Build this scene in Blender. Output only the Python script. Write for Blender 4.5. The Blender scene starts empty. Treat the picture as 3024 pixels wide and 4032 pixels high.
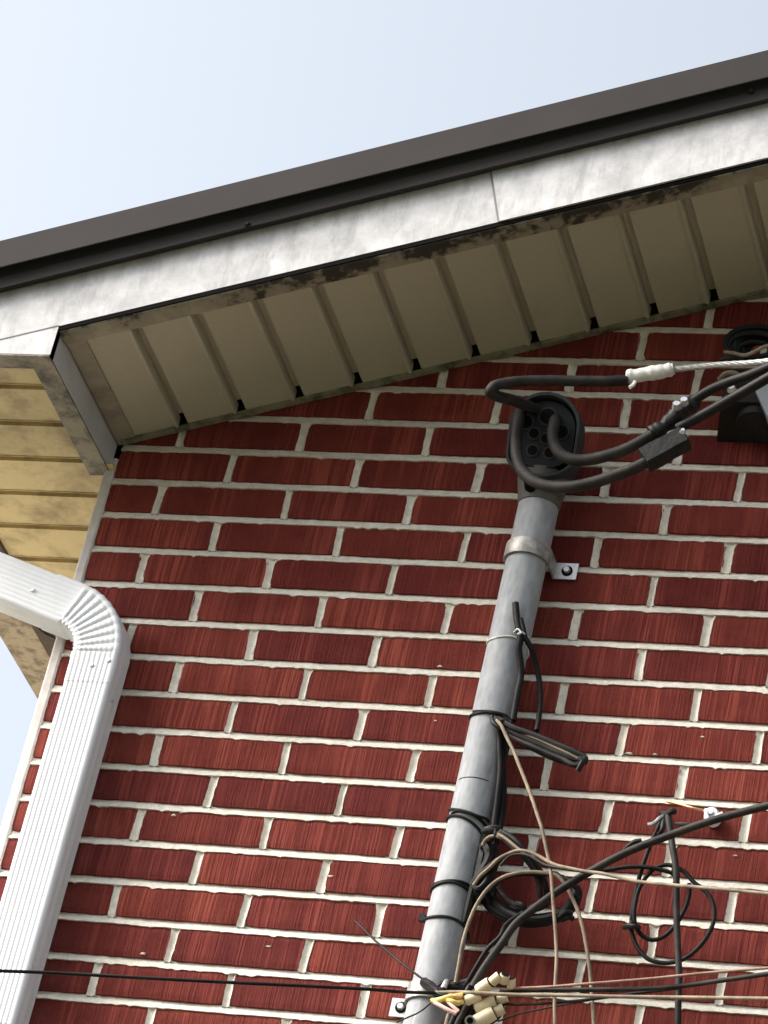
import bpy, math, random
from mathutils import Vector, Matrix, noise
random.seed(7)
S = bpy.context.scene
R = math.radians
# ------------------------------------------------------------------ camera
cd = bpy.data.cameras.new("camera"); cam = bpy.data.objects.new("camera", cd)
S.collection.objects.link(cam); S.camera = cam
cd.sensor_fit = 'VERTICAL'; cd.sensor_height = 24.0; cd.lens = 24.0 * 15072.86 / 4032
cd.clip_start = 0.05; cd.clip_end = 2000
m = Matrix(((0.950375, 0.2363989, 0.2022447), (-0.0372957, -0.5588207, 0.8284494), (0.3088631, -0.7948805, -0.5222726))).transposed()
cam.matrix_world = Matrix.Translation((2.303688, -4.938551, 1.6)) @ m.to_4x4()
# ------------------------------------------------------------------ sky, sun, exposure
SUN_EL, SUN_AZ = 38.0, 20.0      # elevation; degrees in front of the wall plane, sun to the left (-X)
w = bpy.data.worlds.new("World"); S.world = w; w.use_nodes = True
nt = w.node_tree; nt.nodes.clear()
o_ = nt.nodes.new('ShaderNodeOutputWorld'); b_ = nt.nodes.new('ShaderNodeBackground'); s_ = nt.nodes.new('ShaderNodeTexSky')
s_.sky_type = 'NISHITA'; s_.sun_disc = False; s_.sun_elevation = R(SUN_EL); s_.sun_rotation = R(270 - SUN_AZ)
s_.altitude = 100; s_.air_density = 1.0; s_.dust_density = 8.0; s_.ozone_density = 2.5
b_.inputs['Strength'].default_value = 0.130
h_ = nt.nodes.new('ShaderNodeHueSaturation'); h_.inputs['Saturation'].default_value = .40; h_.inputs['Hue'].default_value = .488
nt.links.new(s_.outputs[0], h_.inputs['Color']); nt.links.new(h_.outputs[0], b_.inputs[0]); nt.links.new(b_.outputs[0], o_.inputs[0])
sd = Vector((-math.cos(R(SUN_EL)) * math.cos(R(SUN_AZ)), -math.cos(R(SUN_EL)) * math.sin(R(SUN_AZ)), math.sin(R(SUN_EL))))
sl = bpy.data.lights.new("sun", 'SUN'); so = bpy.data.objects.new("sun", sl); S.collection.objects.link(so)
sl.energy = 2.0; sl.angle = R(40); sl.color = (1.0, 0.92, 0.82)
so.rotation_euler = sd.to_track_quat('Z', 'Y').to_euler(); so.location = sd * 30
S.view_settings.view_transform = 'Standard'; S.view_settings.look = 'None'
S.view_settings.exposure = 1.42; S.view_settings.gamma = 1.0
# ------------------------------------------------------------------ helpers
C = S.collection
class MB:
    def __init__(s): s.v = []; s.f = []
    def add(s, vs, fs):
        n = len(s.v); s.v += [tuple(q) for q in vs]; s.f += [tuple(i + n for i in f) for f in fs]
    def box(s, x0, x1, y0, y1, z0, z1):
        s.add([(x0,y0,z0),(x1,y0,z0),(x1,y1,z0),(x0,y1,z0),(x0,y0,z1),(x1,y0,z1),(x1,y1,z1),(x0,y1,z1)],
              [(0,3,2,1),(4,5,6,7),(0,1,5,4),(1,2,6,5),(2,3,7,6),(3,0,4,7)])
    def loft(s, rings, cap=True, closed=True):
        n = len(rings[0]); base = len(s.v)
        for r in rings: s.v += [tuple(q) for q in r]
        for i in range(len(rings) - 1):
            for j in range(n if closed else n - 1):
                k = (j + 1) % n
                s.f.append((base+i*n+j, base+i*n+k, base+(i+1)*n+k, base+(i+1)*n+j))
        if cap and closed:
            s.f.append(tuple(base + j for j in range(n))[::-1]); s.f.append(tuple(base + (len(rings)-1)*n + j for j in range(n)))
    def tube(s, pts, r, n=10, smooth=True, sub=6):
        P = [Vector(p) for p in pts]
        if smooth and len(P) > 2: P = spline(P, sub)
        rs = r if callable(r) else (lambda t: r)
        T = [(P[min(i+1, len(P)-1)] - P[max(i-1, 0)]).normalized() for i in range(len(P))]
        a = Vector((0, 0, 1)) if abs(T[0].z) < .9 else Vector((0, 1, 0))
        u = T[0].cross(a).normalized(); rings = []
        for i, p in enumerate(P):
            u = (u - T[i] * u.dot(T[i])).normalized(); v = T[i].cross(u); rr = rs(i / max(1, len(P) - 1))
            rings.append([p + (u * math.cos(2*math.pi*k/n) + v * math.sin(2*math.pi*k/n)) * rr for k in range(n)])
        s.loft(rings)
    def prism(s, poly, a, b):          # poly = list of 3D points, extruded from a to b (vectors)
        s.loft([[Vector(q) + Vector(a) for q in poly], [Vector(q) + Vector(b) for q in poly]])
    def cyl(s, c, d, r, L, n=20, r2=None):
        d = Vector(d).normalized(); c = Vector(c); s.tube([c, c + d * L], (lambda t: r if r2 is None else r + (r2 - r) * t), n, False)
def spline(P, sub=6):            # smooth curve through points, tangents weighted by spacing
    n = len(P); D = [max(1e-6, (P[i+1] - P[i]).length) for i in range(n - 1)]; T = []
    for i in range(n):
        if i == 0: T.append((P[1] - P[0]) / D[0])
        elif i == n - 1: T.append((P[-1] - P[-2]) / D[-1])
        else: T.append(((P[i] - P[i-1]) / D[i-1] * D[i] + (P[i+1] - P[i]) / D[i] * D[i-1]) / (D[i] + D[i-1]))
    out = []
    for i in range(n - 1):
        for k in range(sub):
            t = k / sub; h = D[i]
            out.append(P[i]*(2*t**3-3*t*t+1) + T[i]*h*(t**3-2*t*t+t) + P[i+1]*(-2*t**3+3*t*t) + T[i+1]*h*(t**3-t*t))
    return out + [P[-1]]
def link(name, mb, mat, parent=None, smooth=True, auto=35, org=None):
    me = bpy.data.meshes.new(name); o = bpy.data.objects.new(name, me)
    off = Vector((0, 0, 0))
    if parent is not None: off = Vector(parent['_o'])
    elif org is not None: off = Vector(org)
    me.from_pydata([tuple(Vector(q) - off) for q in mb.v], [], mb.f)
    me.materials.append(mat)
    if smooth:
        me.polygons.foreach_set('use_smooth', [True] * len(me.polygons))
        me.set_sharp_from_angle(angle=R(auto))
    me.update(); C.objects.link(o)
    if parent is not None: o.parent = parent['_e']
    else: o.location = off
    return o
def tag(o, label, cat, group=None):
    o['label'] = label; o['category'] = cat
    if group: o['group'] = group
def thing(name, org, label, cat, group=None):
    e = bpy.data.objects.new(name, None); e.empty_display_size = .05; e.location = org; C.objects.link(e); tag(e, label, cat, group)
    return {'_e': e, '_o': org}
def sub(o, d): return {'_e': o, '_o': d['_o']}
def nz(x, y=0, z=0, s=1): return noise.noise(Vector((x*s, y*s, z*s)))
# ------------------------------------------------------------------ materials
class NT:
    def __init__(s, name):
        s.m = bpy.data.materials.new(name); s.m.use_nodes = True; s.t = s.m.node_tree
        s.b = s.t.nodes['Principled BSDF']; s.out = s.t.nodes['Material Output']
    def n(s, typ, **kw):
        x = s.t.nodes.new(typ)
        for k, v in kw.items(): setattr(x, k, v)
        return x
    def l(s, a, b): s.t.links.new(a, b)
    def coord(s, scale=(1,1,1), kind='Object'):
        c = s.n('ShaderNodeTexCoord'); mp = s.n('ShaderNodeMapping'); mp.inputs['Scale'].default_value = scale
        s.l(c.outputs[kind], mp.inputs[0]); return mp.outputs[0]
    def noise(s, vec, scale, detail=4, rough=.55, dist=0):
        x = s.n('ShaderNodeTexNoise'); x.inputs['Scale'].default_value = scale; x.inputs['Detail'].default_value = detail
        x.inputs['Roughness'].default_value = rough; x.inputs['Distortion'].default_value = dist; s.l(vec, x.inputs['Vector']); return x.outputs['Fac']
    def ramp(s, fac, stops):
        x = s.n('ShaderNodeValToRGB'); e = x.color_ramp.elements
        while len(e) < len(stops): e.new(.5)
        for k, (p, c) in enumerate(stops):
            e[k].position = p; e[k].color = (c, c, c, 1) if not isinstance(c, tuple) else (*c, 1)
        s.l(fac, x.inputs[0]); return x.outputs[0]
    def mix(s, fac, a, b, mode='MIX'):
        x = s.n('ShaderNodeMix', data_type='RGBA', blend_type=mode)
        for i, q in ((0, fac), (6, a), (7, b)):
            if isinstance(q, (int, float)): x.inputs[i].default_value = q
            elif isinstance(q, tuple): x.inputs[i].default_value = (*q, 1)
            else: s.l(q, x.inputs[i])
        return x.outputs[2]
    def math(s, op, a, b=0.0):
        x = s.n('ShaderNodeMath', operation=op)
        for i, q in ((0, a), (1, b)):
            if isinstance(q, (int, float)): x.inputs[i].default_value = q
            else: s.l(q, x.inputs[i])
        return x.outputs[0]
    def bump(s, h, dist=.001, strength=1.0):
        x = s.n('ShaderNodeBump'); x.inputs['Distance'].default_value = dist; x.inputs['Strength'].default_value = strength
        s.l(h, x.inputs['Height']); s.l(x.outputs[0], s.b.inputs['Normal'])
    def fin(s, col, rough=.6, metal=0.0, spec=None):
        if isinstance(col, tuple): s.b.inputs['Base Color'].default_value = (*col, 1)
        else: s.l(col, s.b.inputs['Base Color'])
        if isinstance(rough, (int, float)): s.b.inputs['Roughness'].default_value = rough
        else: s.l(rough, s.b.inputs['Roughness'])
        s.b.inputs['Metallic'].default_value = metal
        if spec is not None: s.b.inputs['Specular IOR Level'].default_value = spec
        return s.m
def m_brick():
    a = NT('red_brick')
    g = a.n('ShaderNodeNewGeometry'); isl = g.outputs['Random Per Island']
    c = a.n('ShaderNodeTexCoord'); co = c.outputs['Object']
    cmb = a.n('ShaderNodeCombineXYZ'); a.l(a.math('MULTIPLY', isl, 7.0), cmb.inputs[1])
    va = a.n('ShaderNodeVectorMath', operation='ADD'); a.l(co, va.inputs[0]); a.l(cmb.outputs[0], va.inputs[1])
    def mp(sc):
        q = a.n('ShaderNodeMapping'); q.inputs['Scale'].default_value = sc; a.l(va.outputs[0], q.inputs[0]); return q.outputs[0]
    fine = a.noise(mp((260, 1, 5)), 1.0, 3, .6)
    wide = a.noise(mp((90, 1, 3)), 1.0, 2, .6)
    mask = a.noise(mp((17, 1, 3)), 1.0, 1, .5)
    grain = a.noise(mp((520, 520, 420)), 1.0, 3, .65)
    blot = a.noise(mp((22, 1, 26)), 1.0, 4, .6)
    st = a.ramp(a.mix(.35, fine, wide), [(.45, 0.0), (.57, 1.0)])
    mk = a.ramp(mask, [(.42, 0.05), (.60, 1.0)])
    fac = a.math('MULTIPLY', st, mk)
    base = a.mix(a.ramp(grain, [(.35, 0.0), (.65, 1.0)]), (.085, .0105, .0088), (.150, .021, .016))
    base = a.mix(a.ramp(blot, [(.40, 0.0), (.70, .55)]), base, (.170, .030, .021))
    lite = a.mix(grain, (.195, .034, .025), (.275, .058, .040))
    col = a.mix(fac, base, lite)
    hs = a.n('ShaderNodeHueSaturation'); a.l(col, hs.inputs['Color'])
    a.l(a.math('ADD', a.math('MULTIPLY', isl, .40), .84), hs.inputs['Value'])
    a.l(a.math('ADD', a.math('MULTIPLY', isl, .007), .4965), hs.inputs['Hue'])
    # mortar haze and little lime spots on some brick faces
    sp = a.noise(mp((60, 60, 75)), 1.0, 5, .7, .6)
    col = a.mix(a.ramp(sp, [(.735, 0.0), (.77, .75)]), hs.outputs[0], (.42, .34, .27))
    a.bump(a.math('ADD', a.math('MULTIPLY', st, .8), a.math('MULTIPLY', grain, .9)), .0011)
    return a.fin(col, .9, 0, .25)
def m_mortar():
    a = NT('mortar'); co = a.coord()
    n1 = a.noise(co, 55, 5, .65); n2 = a.noise(co, 420, 4, .7); n3 = a.noise(a.coord((6, 6, 30)), 1, 4, .6)
    col = a.mix(a.ramp(n1, [(.33, 0.0), (.66, 1.0)]), (.64, .595, .50), (.84, .80, .71))
    col = a.mix(a.ramp(n3, [(.45, 0.0), (.75, .45)]), col, (.44, .40, .34))
    col = a.mix(a.ramp(n2, [(.28, .55), (.45, 0.0)]), col, (.22, .19, .16))
    a.bump(a.math('ADD', n2, n1), .0012)
    return a.fin(col, .92, 0, .2)
def m_plain(name, col, rough=.5, metal=0.0, var=.15, scale=30, bump=.0, spec=None, sc=(1,1,1)):
    a = NT(name); co = a.coord(sc); n1 = a.noise(co, scale, 5, .6)
    k = a.ramp(n1, [(.3, 0.0), (.7, 1.0)])
    c = a.mix(k, tuple(q * (1 - var) for q in col), tuple(min(1, q * (1 + var)) for q in col))
    if bump: a.bump(n1, bump)
    return a.fin(c, rough, metal, spec)
def m_fascia():
    a = NT('white_fascia'); co = a.coord((1, 1, 1.0))
    n1 = a.noise(co, 17, 7, .70, .1); n2 = a.noise(a.coord((42, 42, 11)), 1, 6, .72, .1); n3 = a.noise(co, 55, 3, .5)
    col = a.mix(a.ramp(n1, [(.34, 0.0), (.64, 1.0)]), (.43, .43, .435), (.66, .66, .665))
    col = a.mix(a.ramp(n2, [(.50, 0.0), (.66, .55)]), col, (.31, .305, .30))
    col = a.mix(a.ramp(n3, [(.70, 0.0), (.76, .5)]), col, (.27, .25, .24))
    return a.fin(col, .5, 0, .4)
def m_soffit(name, c0, c1, dirt, amt=(.48, .70), sc=16):
    a = NT(name); co = a.coord()
    n1 = a.noise(co, sc, 7, .68, .15); n2 = a.noise(co, 90, 4, .6)
    col = a.mix(n2, c0, c1)
    if dirt is not None: col = a.mix(a.ramp(n1, [(amt[0], 0.0), (amt[1], .85)]), col, dirt)
    return a.fin(col, .55, 0, .35)
def m_galv():
    a = NT('galvanised_steel'); co = a.coord((1, 1, .35))
    n1 = a.noise(co, 60, 5, .65); n2 = a.noise(a.coord((40, 40, 4)), 1, 5, .6, .4)
    v = a.n('ShaderNodeTexVoronoi'); v.inputs['Scale'].default_value = 120; a.l(co, v.inputs['Vector'])
    col = a.mix(a.ramp(n1, [(.3, 0.0), (.7, 1.0)]), (.20, .217, .235), (.33, .345, .36))
    col = a.mix(a.ramp(n2, [(.5, 0.0), (.75, .6)]), col, (.20, .205, .21))
    col = a.mix(a.math('MULTIPLY', v.outputs['Distance'], .35), col, (.50, .51, .53))
    n4 = a.noise(a.coord((70, 70, 9)), 1, 6, .75); col = a.mix(a.ramp(n4, [(.60, 0.0), (.72, .5)]), col, (.56, .55, .53)); col = a.mix(a.ramp(a.noise(a.coord((18, 18, 30)), 1, 6, .8), [(.66, 0.0), (.74, .5)]), col, (.20, .13, .09))
    a.bump(n1, .0006)
    return a.fin(col, .68, .0, .35)
def m_cable(name, c0, c1, rough=.45):
    a = NT(name); n1 = a.noise(a.coord(), 28, 4, .6)
    return a.fin(a.mix(a.ramp(n1, [(.35, 0.0), (.65, 1.0)]), c0, c1), rough + .12, 0, .18)
BRICK, MORTAR, FASCIA, GALV = m_brick(), m_mortar(), m_fascia(), m_galv()
WHITE = m_plain('white_aluminium', (.70, .72, .745), .45, 0, .07, 14, 0, .4, (1, 1, .25))
TRIMW = m_plain('white_corner_paint', (.58, .545, .51), .7, 0, .14, 40, .0008)
BROWN = m_plain('brown_roof_metal', (.034, .030, .029), .7, .0, .10, 9, 0, .15)
SOFF = m_soffit('tan_soffit', (.40, .37, .285), (.45, .415, .32), (.29, .265, .20), (.62, .85))
def m_flange():
    a = NT('mildewed_tan_flange'); co = a.coord(); sx = a.n('ShaderNodeSeparateXYZ'); a.l(co, sx.inputs[0])
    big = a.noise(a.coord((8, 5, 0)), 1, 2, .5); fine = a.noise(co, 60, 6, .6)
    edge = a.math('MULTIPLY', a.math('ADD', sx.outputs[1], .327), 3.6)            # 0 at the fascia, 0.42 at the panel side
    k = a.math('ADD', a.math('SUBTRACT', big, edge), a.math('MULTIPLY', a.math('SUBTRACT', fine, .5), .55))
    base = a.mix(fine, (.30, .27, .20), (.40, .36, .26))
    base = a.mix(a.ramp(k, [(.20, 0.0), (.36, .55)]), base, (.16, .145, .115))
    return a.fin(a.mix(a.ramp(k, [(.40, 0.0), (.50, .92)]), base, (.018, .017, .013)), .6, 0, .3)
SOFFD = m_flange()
SOFFY = m_soffit('stained_tan_soffit', (.52, .42, .22), (.60, .49, .27), (.27, .20, .11), (.46, .66), 11)
MITRE = m_soffit('faded_tan_strip', (.30, .26, .20), (.34, .30, .235), (.16, .14, .11))
BOXM = m_plain('grey_white_return', (.50, .51, .51), .45, 0, .12, 12)
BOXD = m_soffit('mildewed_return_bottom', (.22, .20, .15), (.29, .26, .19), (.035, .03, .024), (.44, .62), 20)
GUTM = m_soffit('mottled_gutter_bottom', (.30, .25, .18), (.36, .30, .21), (.13, .095, .065), (.46, .60), 34)
DARK = m_plain('dark_gap', (.006, .005, .005), .95, 0, .2, 30, 0, .1)
BLACK = m_cable('black_cable_sheath', (.006, .006, .0065), (.014, .0135, .013), .42)
BLACKW = m_cable('weathered_black_sheath', (.013, .012, .012), (.040, .035, .031), .5)
TAN = m_cable('sun_bleached_cable_sheath', (.15, .122, .09), (.32, .255, .18), .55)
ALU = m_plain('bare_aluminium_strand', (.42, .42, .42), .4, .6, .2, 200)
TIE = m_cable('black_tie', (.010, .010, .011), (.02, .02, .02), .4)
HOOD = m_plain('dark_grey_hood', (.034, .037, .039), .62, .0, .18, 25, .0005, .2)
PLATE = m_plain('dark_face_plate', (.014, .016, .018), .7, 0, .2, 30, 0, .2)
CAST = m_plain('cast_grey_clamp', (.105, .10, .095), .6, .0, .2, 50, .0008)
CREAM = m_plain('cream_tape', (.72, .62, .42), .6, 0, .12, 60, .001)
WTAPE = m_plain('white_tape', (.70, .70, .66), .6, 0, .2, 70, .001)
GREYB = m_plain('pale_grey_box', (.21, .225, .24), .5, 0, .08, 20)
BROWNB = m_plain('dark_brown_box', (.014, .012, .010), .7, 0, .2, 30, 0, .2)
ZINC = m_plain('zinc_bolt', (.55, .56, .57), .35, .7, .15, 90)
COPPER = m_plain('bare_copper', (.72, .40, .20), .4, .7, .15, 90)
YEL = m_plain('yellow_wire_jacket', (.78, .60, .16), .5)
PINK = m_plain('pink_wire_jacket', (.78, .52, .46), .5)
def m_ground():
    a = NT('dry_lawn'); n1 = a.noise(a.coord(), 1.3, 6, .6); n2 = a.noise(a.coord(), 30, 4, .7)
    c = a.mix(n2, (.03, .036, .016), (.06, .06, .03)); return a.fin(a.mix(a.ramp(n1, [(.4, 0.0), (.65, .7)]), c, (.08, .07, .045)), .95)
def m_bounce_conc():
    a = NT('pale_concrete'); n1 = a.noise(a.coord(), 2, 6, .6); n2 = a.noise(a.coord(), 60, 4, .7)
    c = a.mix(n1, (.40, .37, .31), (.52, .48, .41)); return a.fin(a.mix(a.ramp(n2, [(.35, .5), (.5, 0.0)]), c, (.28, .26, .22)), .9)
# ------------------------------------------------------------------ ground
g = MB(); n = 24
for i in range(n + 1):
    for j in range(n + 1): g.v.append(((i/n - .5) * 900, (j/n - .5) * 900, 0))
for i in range(n):
    for j in range(n): g.f.append((i*(n+1)+j, (i+1)*(n+1)+j, (i+1)*(n+1)+j+1, i*(n+1)+j+1))
o = link('ground', g, m_ground(), None, False); o['kind'] = 'structure'
g = MB(); g.box(-7.5, -.6, .4, 12, -.02, .012)
o = link('bounce_slab', g, m_bounce_conc(), None, False); o['kind'] = 'structure'  # unseen pale slab added to bounce light up onto the eave soffit
# ------------------------------------------------------------------ the house
CO = 0.0677035; BR = 0.2137054; Z0 = 4.92148; XL = -0.101; SL = 0.324; ZS = 4.9945   # soffit at the wall: z = ZS + SL x
XR, XM = 8.1, 4.0
def zs(x): return ZS + SL * (x if x < XM else 2*XM - x)
H = thing('brick_house', (0, 0, 0), 'red brick gable house with white fascia, tan soffit and dark brown metal roof edge', 'house')
DX = {(-5, 4.0): 0.0047, (-4, 3.5): 0.0085, (-3, 3.0): 0.006, (-3, 4.0): 0.005, (-2, 2.5): 0.001, (-2, 3.5): 0.0039, (-1, 4.0): -0.001, (0, 0.5): -0.0062, (0, 2.5): -0.0043, (0, 3.5): -0.0044, (0, 4.5): 0.0007, (1, 0.0): -0.0092, (1, 4.0): -0.002, (2, 0.5): -0.0011, (2, 3.5): 0.0039, (2, 4.5): 0.0034, (3, 0.0): -0.0051, (3, 4.0): -0.0002, (4, 0.5): -0.0008, (4, 3.5): -0.0055, (4, 4.5): -0.0087, (5, 0.0): 0.0063, (5, 1.0): 0.0035, (5, 4.0): 0.0033, (6, 0.5): -0.0014, (6, 3.5): -0.0026, (6, 4.5): -0.0039, (7, 1.0): 0.0015, (7, 2.0): 0.004, (7, 4.0): -0.0016, (7, 5.0): -0.0031, (8, 0.5): -0.0015, (8, 1.5): -0.0001, (8, 3.5): -0.0026, (8, 4.5): -0.0035, (9, 1.0): -0.0003, (9, 2.0): 0.0006, (9, 4.0): -0.0029, (9, 5.0): -0.001, (10, 0.5): 0.0007, (10, 1.5): -0.0005, (10, 2.5): -0.0006, (10, 3.5): -0.0003, (11, 1.0): 0.0085, (11, 2.0): 0.003, (11, 4.0): -0.0018, (11, 5.0): -0.0013, (12, 0.5): -0.0036, (12, 1.5): -0.0034, (12, 2.5): -0.0009, (12, 4.5): -0.0026, (13, 1.0): 0.0013, (13, 2.0): 0.0045, (13, 4.0): 0.0039, (13, 5.0): 0.0042, (14, 0.5): -0.0016, (14, 1.5): 0.0032, (14, 2.5): 0.0039}
bricks = MB(); mort = MB()
def zbed(k, x): return Z0 - (k + .5) * CO + .0011 * nz(x, k * 7.3, 0, 2.2) + .0006 * nz(x, k*3.1, 5, 9)   # bed under row k
def brick(x0, x1, z0, z1, det):
    if det: nx, nzv = max(3, int((x1 - x0) / .011)), 6
    else: nx, nzv = 1, 1
    yo = random.uniform(-.0008, .0010); tl = random.uniform(-.0008, .0008); sd_ = random.random() * 100
    N = {}; vs = []; fs = []
    def P(i, j):
        u, v = i / nx, j / nzv; x = x0 + (x1-x0)*u; z = z0 + (z1-z0)*v; y = yo + tl * (u - .5)
        if det:
            e = 0
            if i in (0, nx): x += .0016 * nz(sd_ + i, z, 0, 90); e = 1
            if j in (0, nzv): z += .0013 * nz(x, sd_ + j, 0, 70); e = 1
            if e: y += .0012
            if i in (0, nx) and j in (0, nzv):
                x += .0016 * (1 if i == 0 else -1); z += .0014 * (1 if j == 0 else -1); y += .001
            if not e: y += .0005 * nz(x, z, sd_, 60)
        return (x, y, z)
    us = list(range(nx + 1)); 
    for i in us:
        for j in range(nzv + 1): N[i, j] = len(vs); vs.append(P(i, j))
    for i in range(nx):
        for j in range(nzv): fs.append((N[i, j], N[i+1, j], N[i+1, j+1], N[i, j+1]))
    rim = [(i, 0) for i in range(nx)] + [(nx, j) for j in range(nzv)] + [(i, nzv) for i in range(nx, 0, -1)] + [(0, j) for j in range(nzv, 0, -1)]
    b = len(vs)
    for q in rim: p = vs[N[q]]; vs.append((p[0], .03, p[2]))
    for k, q in enumerate(rim): k2 = (k+1) % len(rim); fs.append((N[rim[k2]], N[q], b + k, b + k2))
    bricks.add(vs, fs)
HB = .0080                                     # half thickness of a bed joint
def bed(k, xa, xb):
    x = xa; rings = []
    while x < xb + 1e-6:
        det = x < 1.7 and -7 <= k <= 17
        z = zbed(k, x); n1 = nz(x, k*5.7, 0, 28); n2 = nz(x, k*2.9, 3, 95); n3 = nz(x, k*9.1, 8, 12)
        lo = z - HB - .0012 * n1 - .0009 * n2 - (.0014 * max(0, n2 - .30) * 4 if det else 0); hi = z + HB + .0008 * n3 + .0008 * nz(x, k*4.4, 1, 70)
        pr = .0012 * n3 + .0007 * nz(x, k*1.7, 2, 130)
        rings.append([(x, .014, hi + .002), (x, .0055 + pr, hi), (x, .0040 + pr, z + .0022), (x, .0005 + pr*.6, z - .0030), (x, -.0012 + .5*pr, lo + .0006), (x, .0035, lo)])
        x += .0045 if det else .35
    mort.loft(rings, False, False)
def head(xc, zb, zt, det):
    w0 = .0064 * random.uniform(.8, 1.15); s_ = random.random() * 50; fun = random.choice([0, 0, 0, .0035, .005]) if det else 0; lean = random.uniform(-.0014, .0014)
    rings = []; nn = 9 if det else 1
    for i in range(nn + 1):
        t = i / nn; z = zb + (zt - zb) * t
        a_ = w0 + .0012 * nz(s_, t*4, 0, 1.5) + fun * max(0, t - .72) * 3; b2 = w0 + .0012 * nz(s_, t*4, 9, 1.5) + fun * max(0, t - .78) * 3
        xx = xc + lean * (t - .5) * 2
        rings.append([(xx - a_ - .001, .004, z), (xx - a_, .0002, z), (xx - a_*.3, .0034, z), (xx + b2*.4, .0040, z), (xx + b2, .0004, z), (xx + b2 + .001, .004, z)])
    mort.loft(rings, False, False)
row0, row1 = -19, 72
for r in range(row0, row1):
    zc = Z0 - r * CO
    if zc - .03 < 0: continue
    js = []
    u = .5 if r % 2 == 0 else 0.0
    while u * BR < XR - .08:
        x = u * BR + DX.get((r, u), random.uniform(-.003, .003))
        if x > XL + .05: js.append(x)
        u += 1
    ed = [XL] + js + [XR]
    top = []
    for a_, b2 in zip(ed[:-1], ed[1:]):
        xm = (a_ + b2) / 2
        if zc > zs(xm) + .10: continue
        det = xm < 1.7 and -7 <= r <= 17
        g1 = .0060; x0 = a_ + (g1 if a_ != XL else 0); x1 = b2 - (g1 if b2 != XR else 0)
        brick(x0, x1, zbed(r, xm) + HB - .0006, zbed(r - 1, xm) - HB + .0006, det); top.append((a_, b2))
        if b2 != XR: head(b2, zbed(r, b2) + HB*.6, zbed(r-1, b2) - HB*.6, det)
    if top: bed(r, top[0][0], top[-1][1])
wall = link('front_wall', bricks, BRICK, H, False)
mo = link('mortar', mort, MORTAR, sub(wall, H), True, 60)
g = MB(); zt = lambda x: zs(x) + .09
g.prism([(XL, 0, .0), (XR, 0, .0), (XR, 0, zt(XR)), (XM, 0, zt(XM)), (XL, 0, zt(XL))], (0, .0095, 0), (0, .10, 0))
link('mortar', g, MORTAR, sub(wall, H), False)
# lime crumbs and smears stuck on brick faces
for (x, z) in [(0.1633, 4.2634), (0.1743, 4.2685), (0.3706, 4.0489), (0.4414, 4.1756), (0.1731, 4.021), (0.977, 4.4579), (0.8688, 4.4221), (0.9084, 4.4229), (0.5515, 4.4598), (0.5379, 4.5593), (1.0606, 4.2576)]:
    g = MB(); rr = random.uniform(.002, .0036); e_ = random.uniform(1.0, 2.2)
    ring = [(x + rr*e_*(1+.4*math.sin(3*q+x*99))*math.cos(q), .0006, z + rr*.8*(1+.3*math.cos(2*q))*math.sin(q)) for q in [i*math.pi/6 for i in range(12)]]
    g.loft([ring, [(x + (p[0]-x)*.6, -.0018, z + (p[2]-z)*.6) for p in ring]]); link('mortar_crumb', g, MORTAR, sub(wall, H), True)
# side wall and corner trim
g = MB(); g.box(-.115, 0.04, .02, 8.6, 0, 4.93); g.box(XR - .1, XR, .11, 8.6, 0, 4.93); g.box(0.04, XR-.1, 8.5, 8.6, 0, 4.93)
link('side_wall', g, MORTAR, H, False)
rg = []
for i in range(120):
    z = 4.93 - i * .0415; e = .0009 * nz(z, 2, 0, 25); d = .0008*nz(z, 9, 0, 40)
    rg.append([(-.120 + d, .03, z), (-.120 + d, .0015, z), (-.1165 + d, -.002, z), (-.1045 + e, -.002, z), (-.1015 + e, .0005, z), (-.1015 + e, .03, z)])
g = MB(); g.loft(rg); link('corner_trim', g, TRIMW, H, True)
# rake soffit : profile along x, run out from the wall; at a groove the inner end stays open
def slab(mbx, xa, xb, ya, yb, dz0, dz1):       # sloping board between two x, following the rake
    mbx.loft([[(x, ya, zs(x) + dz0), (x, yb, zs(x) + dz0), (x, yb, zs(x) + dz1), (x, ya, zs(x) + dz1)] for x in (xa, xb)])
g = MB(); P0, PX = -.0045, .0959
k = -1
xs0 = -.079
while P0 + PX * k < XM:
    xg = P0 + PX * k           # left edge of groove k
    x_prev = xs0 if k == -1 else P0 + PX * (k-1) + .0165
    if k >= 0: slab(g, x_prev, xg, -.3235, 0, 0, .0018)
    if k >= 0:
        slab(g, xg - .0006, xg + .0012, -.3235, -.016, -.0016, .0135); slab(g, xg + .0155, xg + .0170, -.3235, -.016, .0002, .0135)
        slab(g, xg + .0012, xg + .0155, -.3235, -.030, .0120, .0135)
    if k >= 0:      # rolled bead on the left lip of each groove
        g.loft([[(xg - .0085, y, zs(xg - .0085) - .0002), (xg - .0022, y, zs(xg) - .0062), (xg - .0004, y, zs(xg) - .0070), (xg + .0010, y, zs(xg) - .0058), (xg + .0012, y, zs(xg) + .002)] for y in (-.289, -.016)])
    k += 1
so_ = link('rake_soffit', g, SOFF, H, False)
g = MB(); slab(g, XM, XR + .4, -.327, 0, 0, .002); link('rake_soffit', g, SOFF, H, False)
g = MB(); slab(g, -.108, -.079, -.289, 0, -.0022, -.0004); slab(g, -.0795, -.0775, -.289, -.0, -.003, .009); link('mitre_strip', g, MITRE, H, False)
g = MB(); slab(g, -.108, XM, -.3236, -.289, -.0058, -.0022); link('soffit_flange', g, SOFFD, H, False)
g = MB(); slab(g, -.100, XM, -.0135, -.0022, -.0060, -.0045); slab(g, -.100, XM, -.0140, -.0128, -.0060, .0)
link('wall_channel', g, m_soffit('channel_tan', (.20, .19, .13), (.27, .25, .18), (.05, .05, .035), (.45, .6), 22), H, False)
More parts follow.
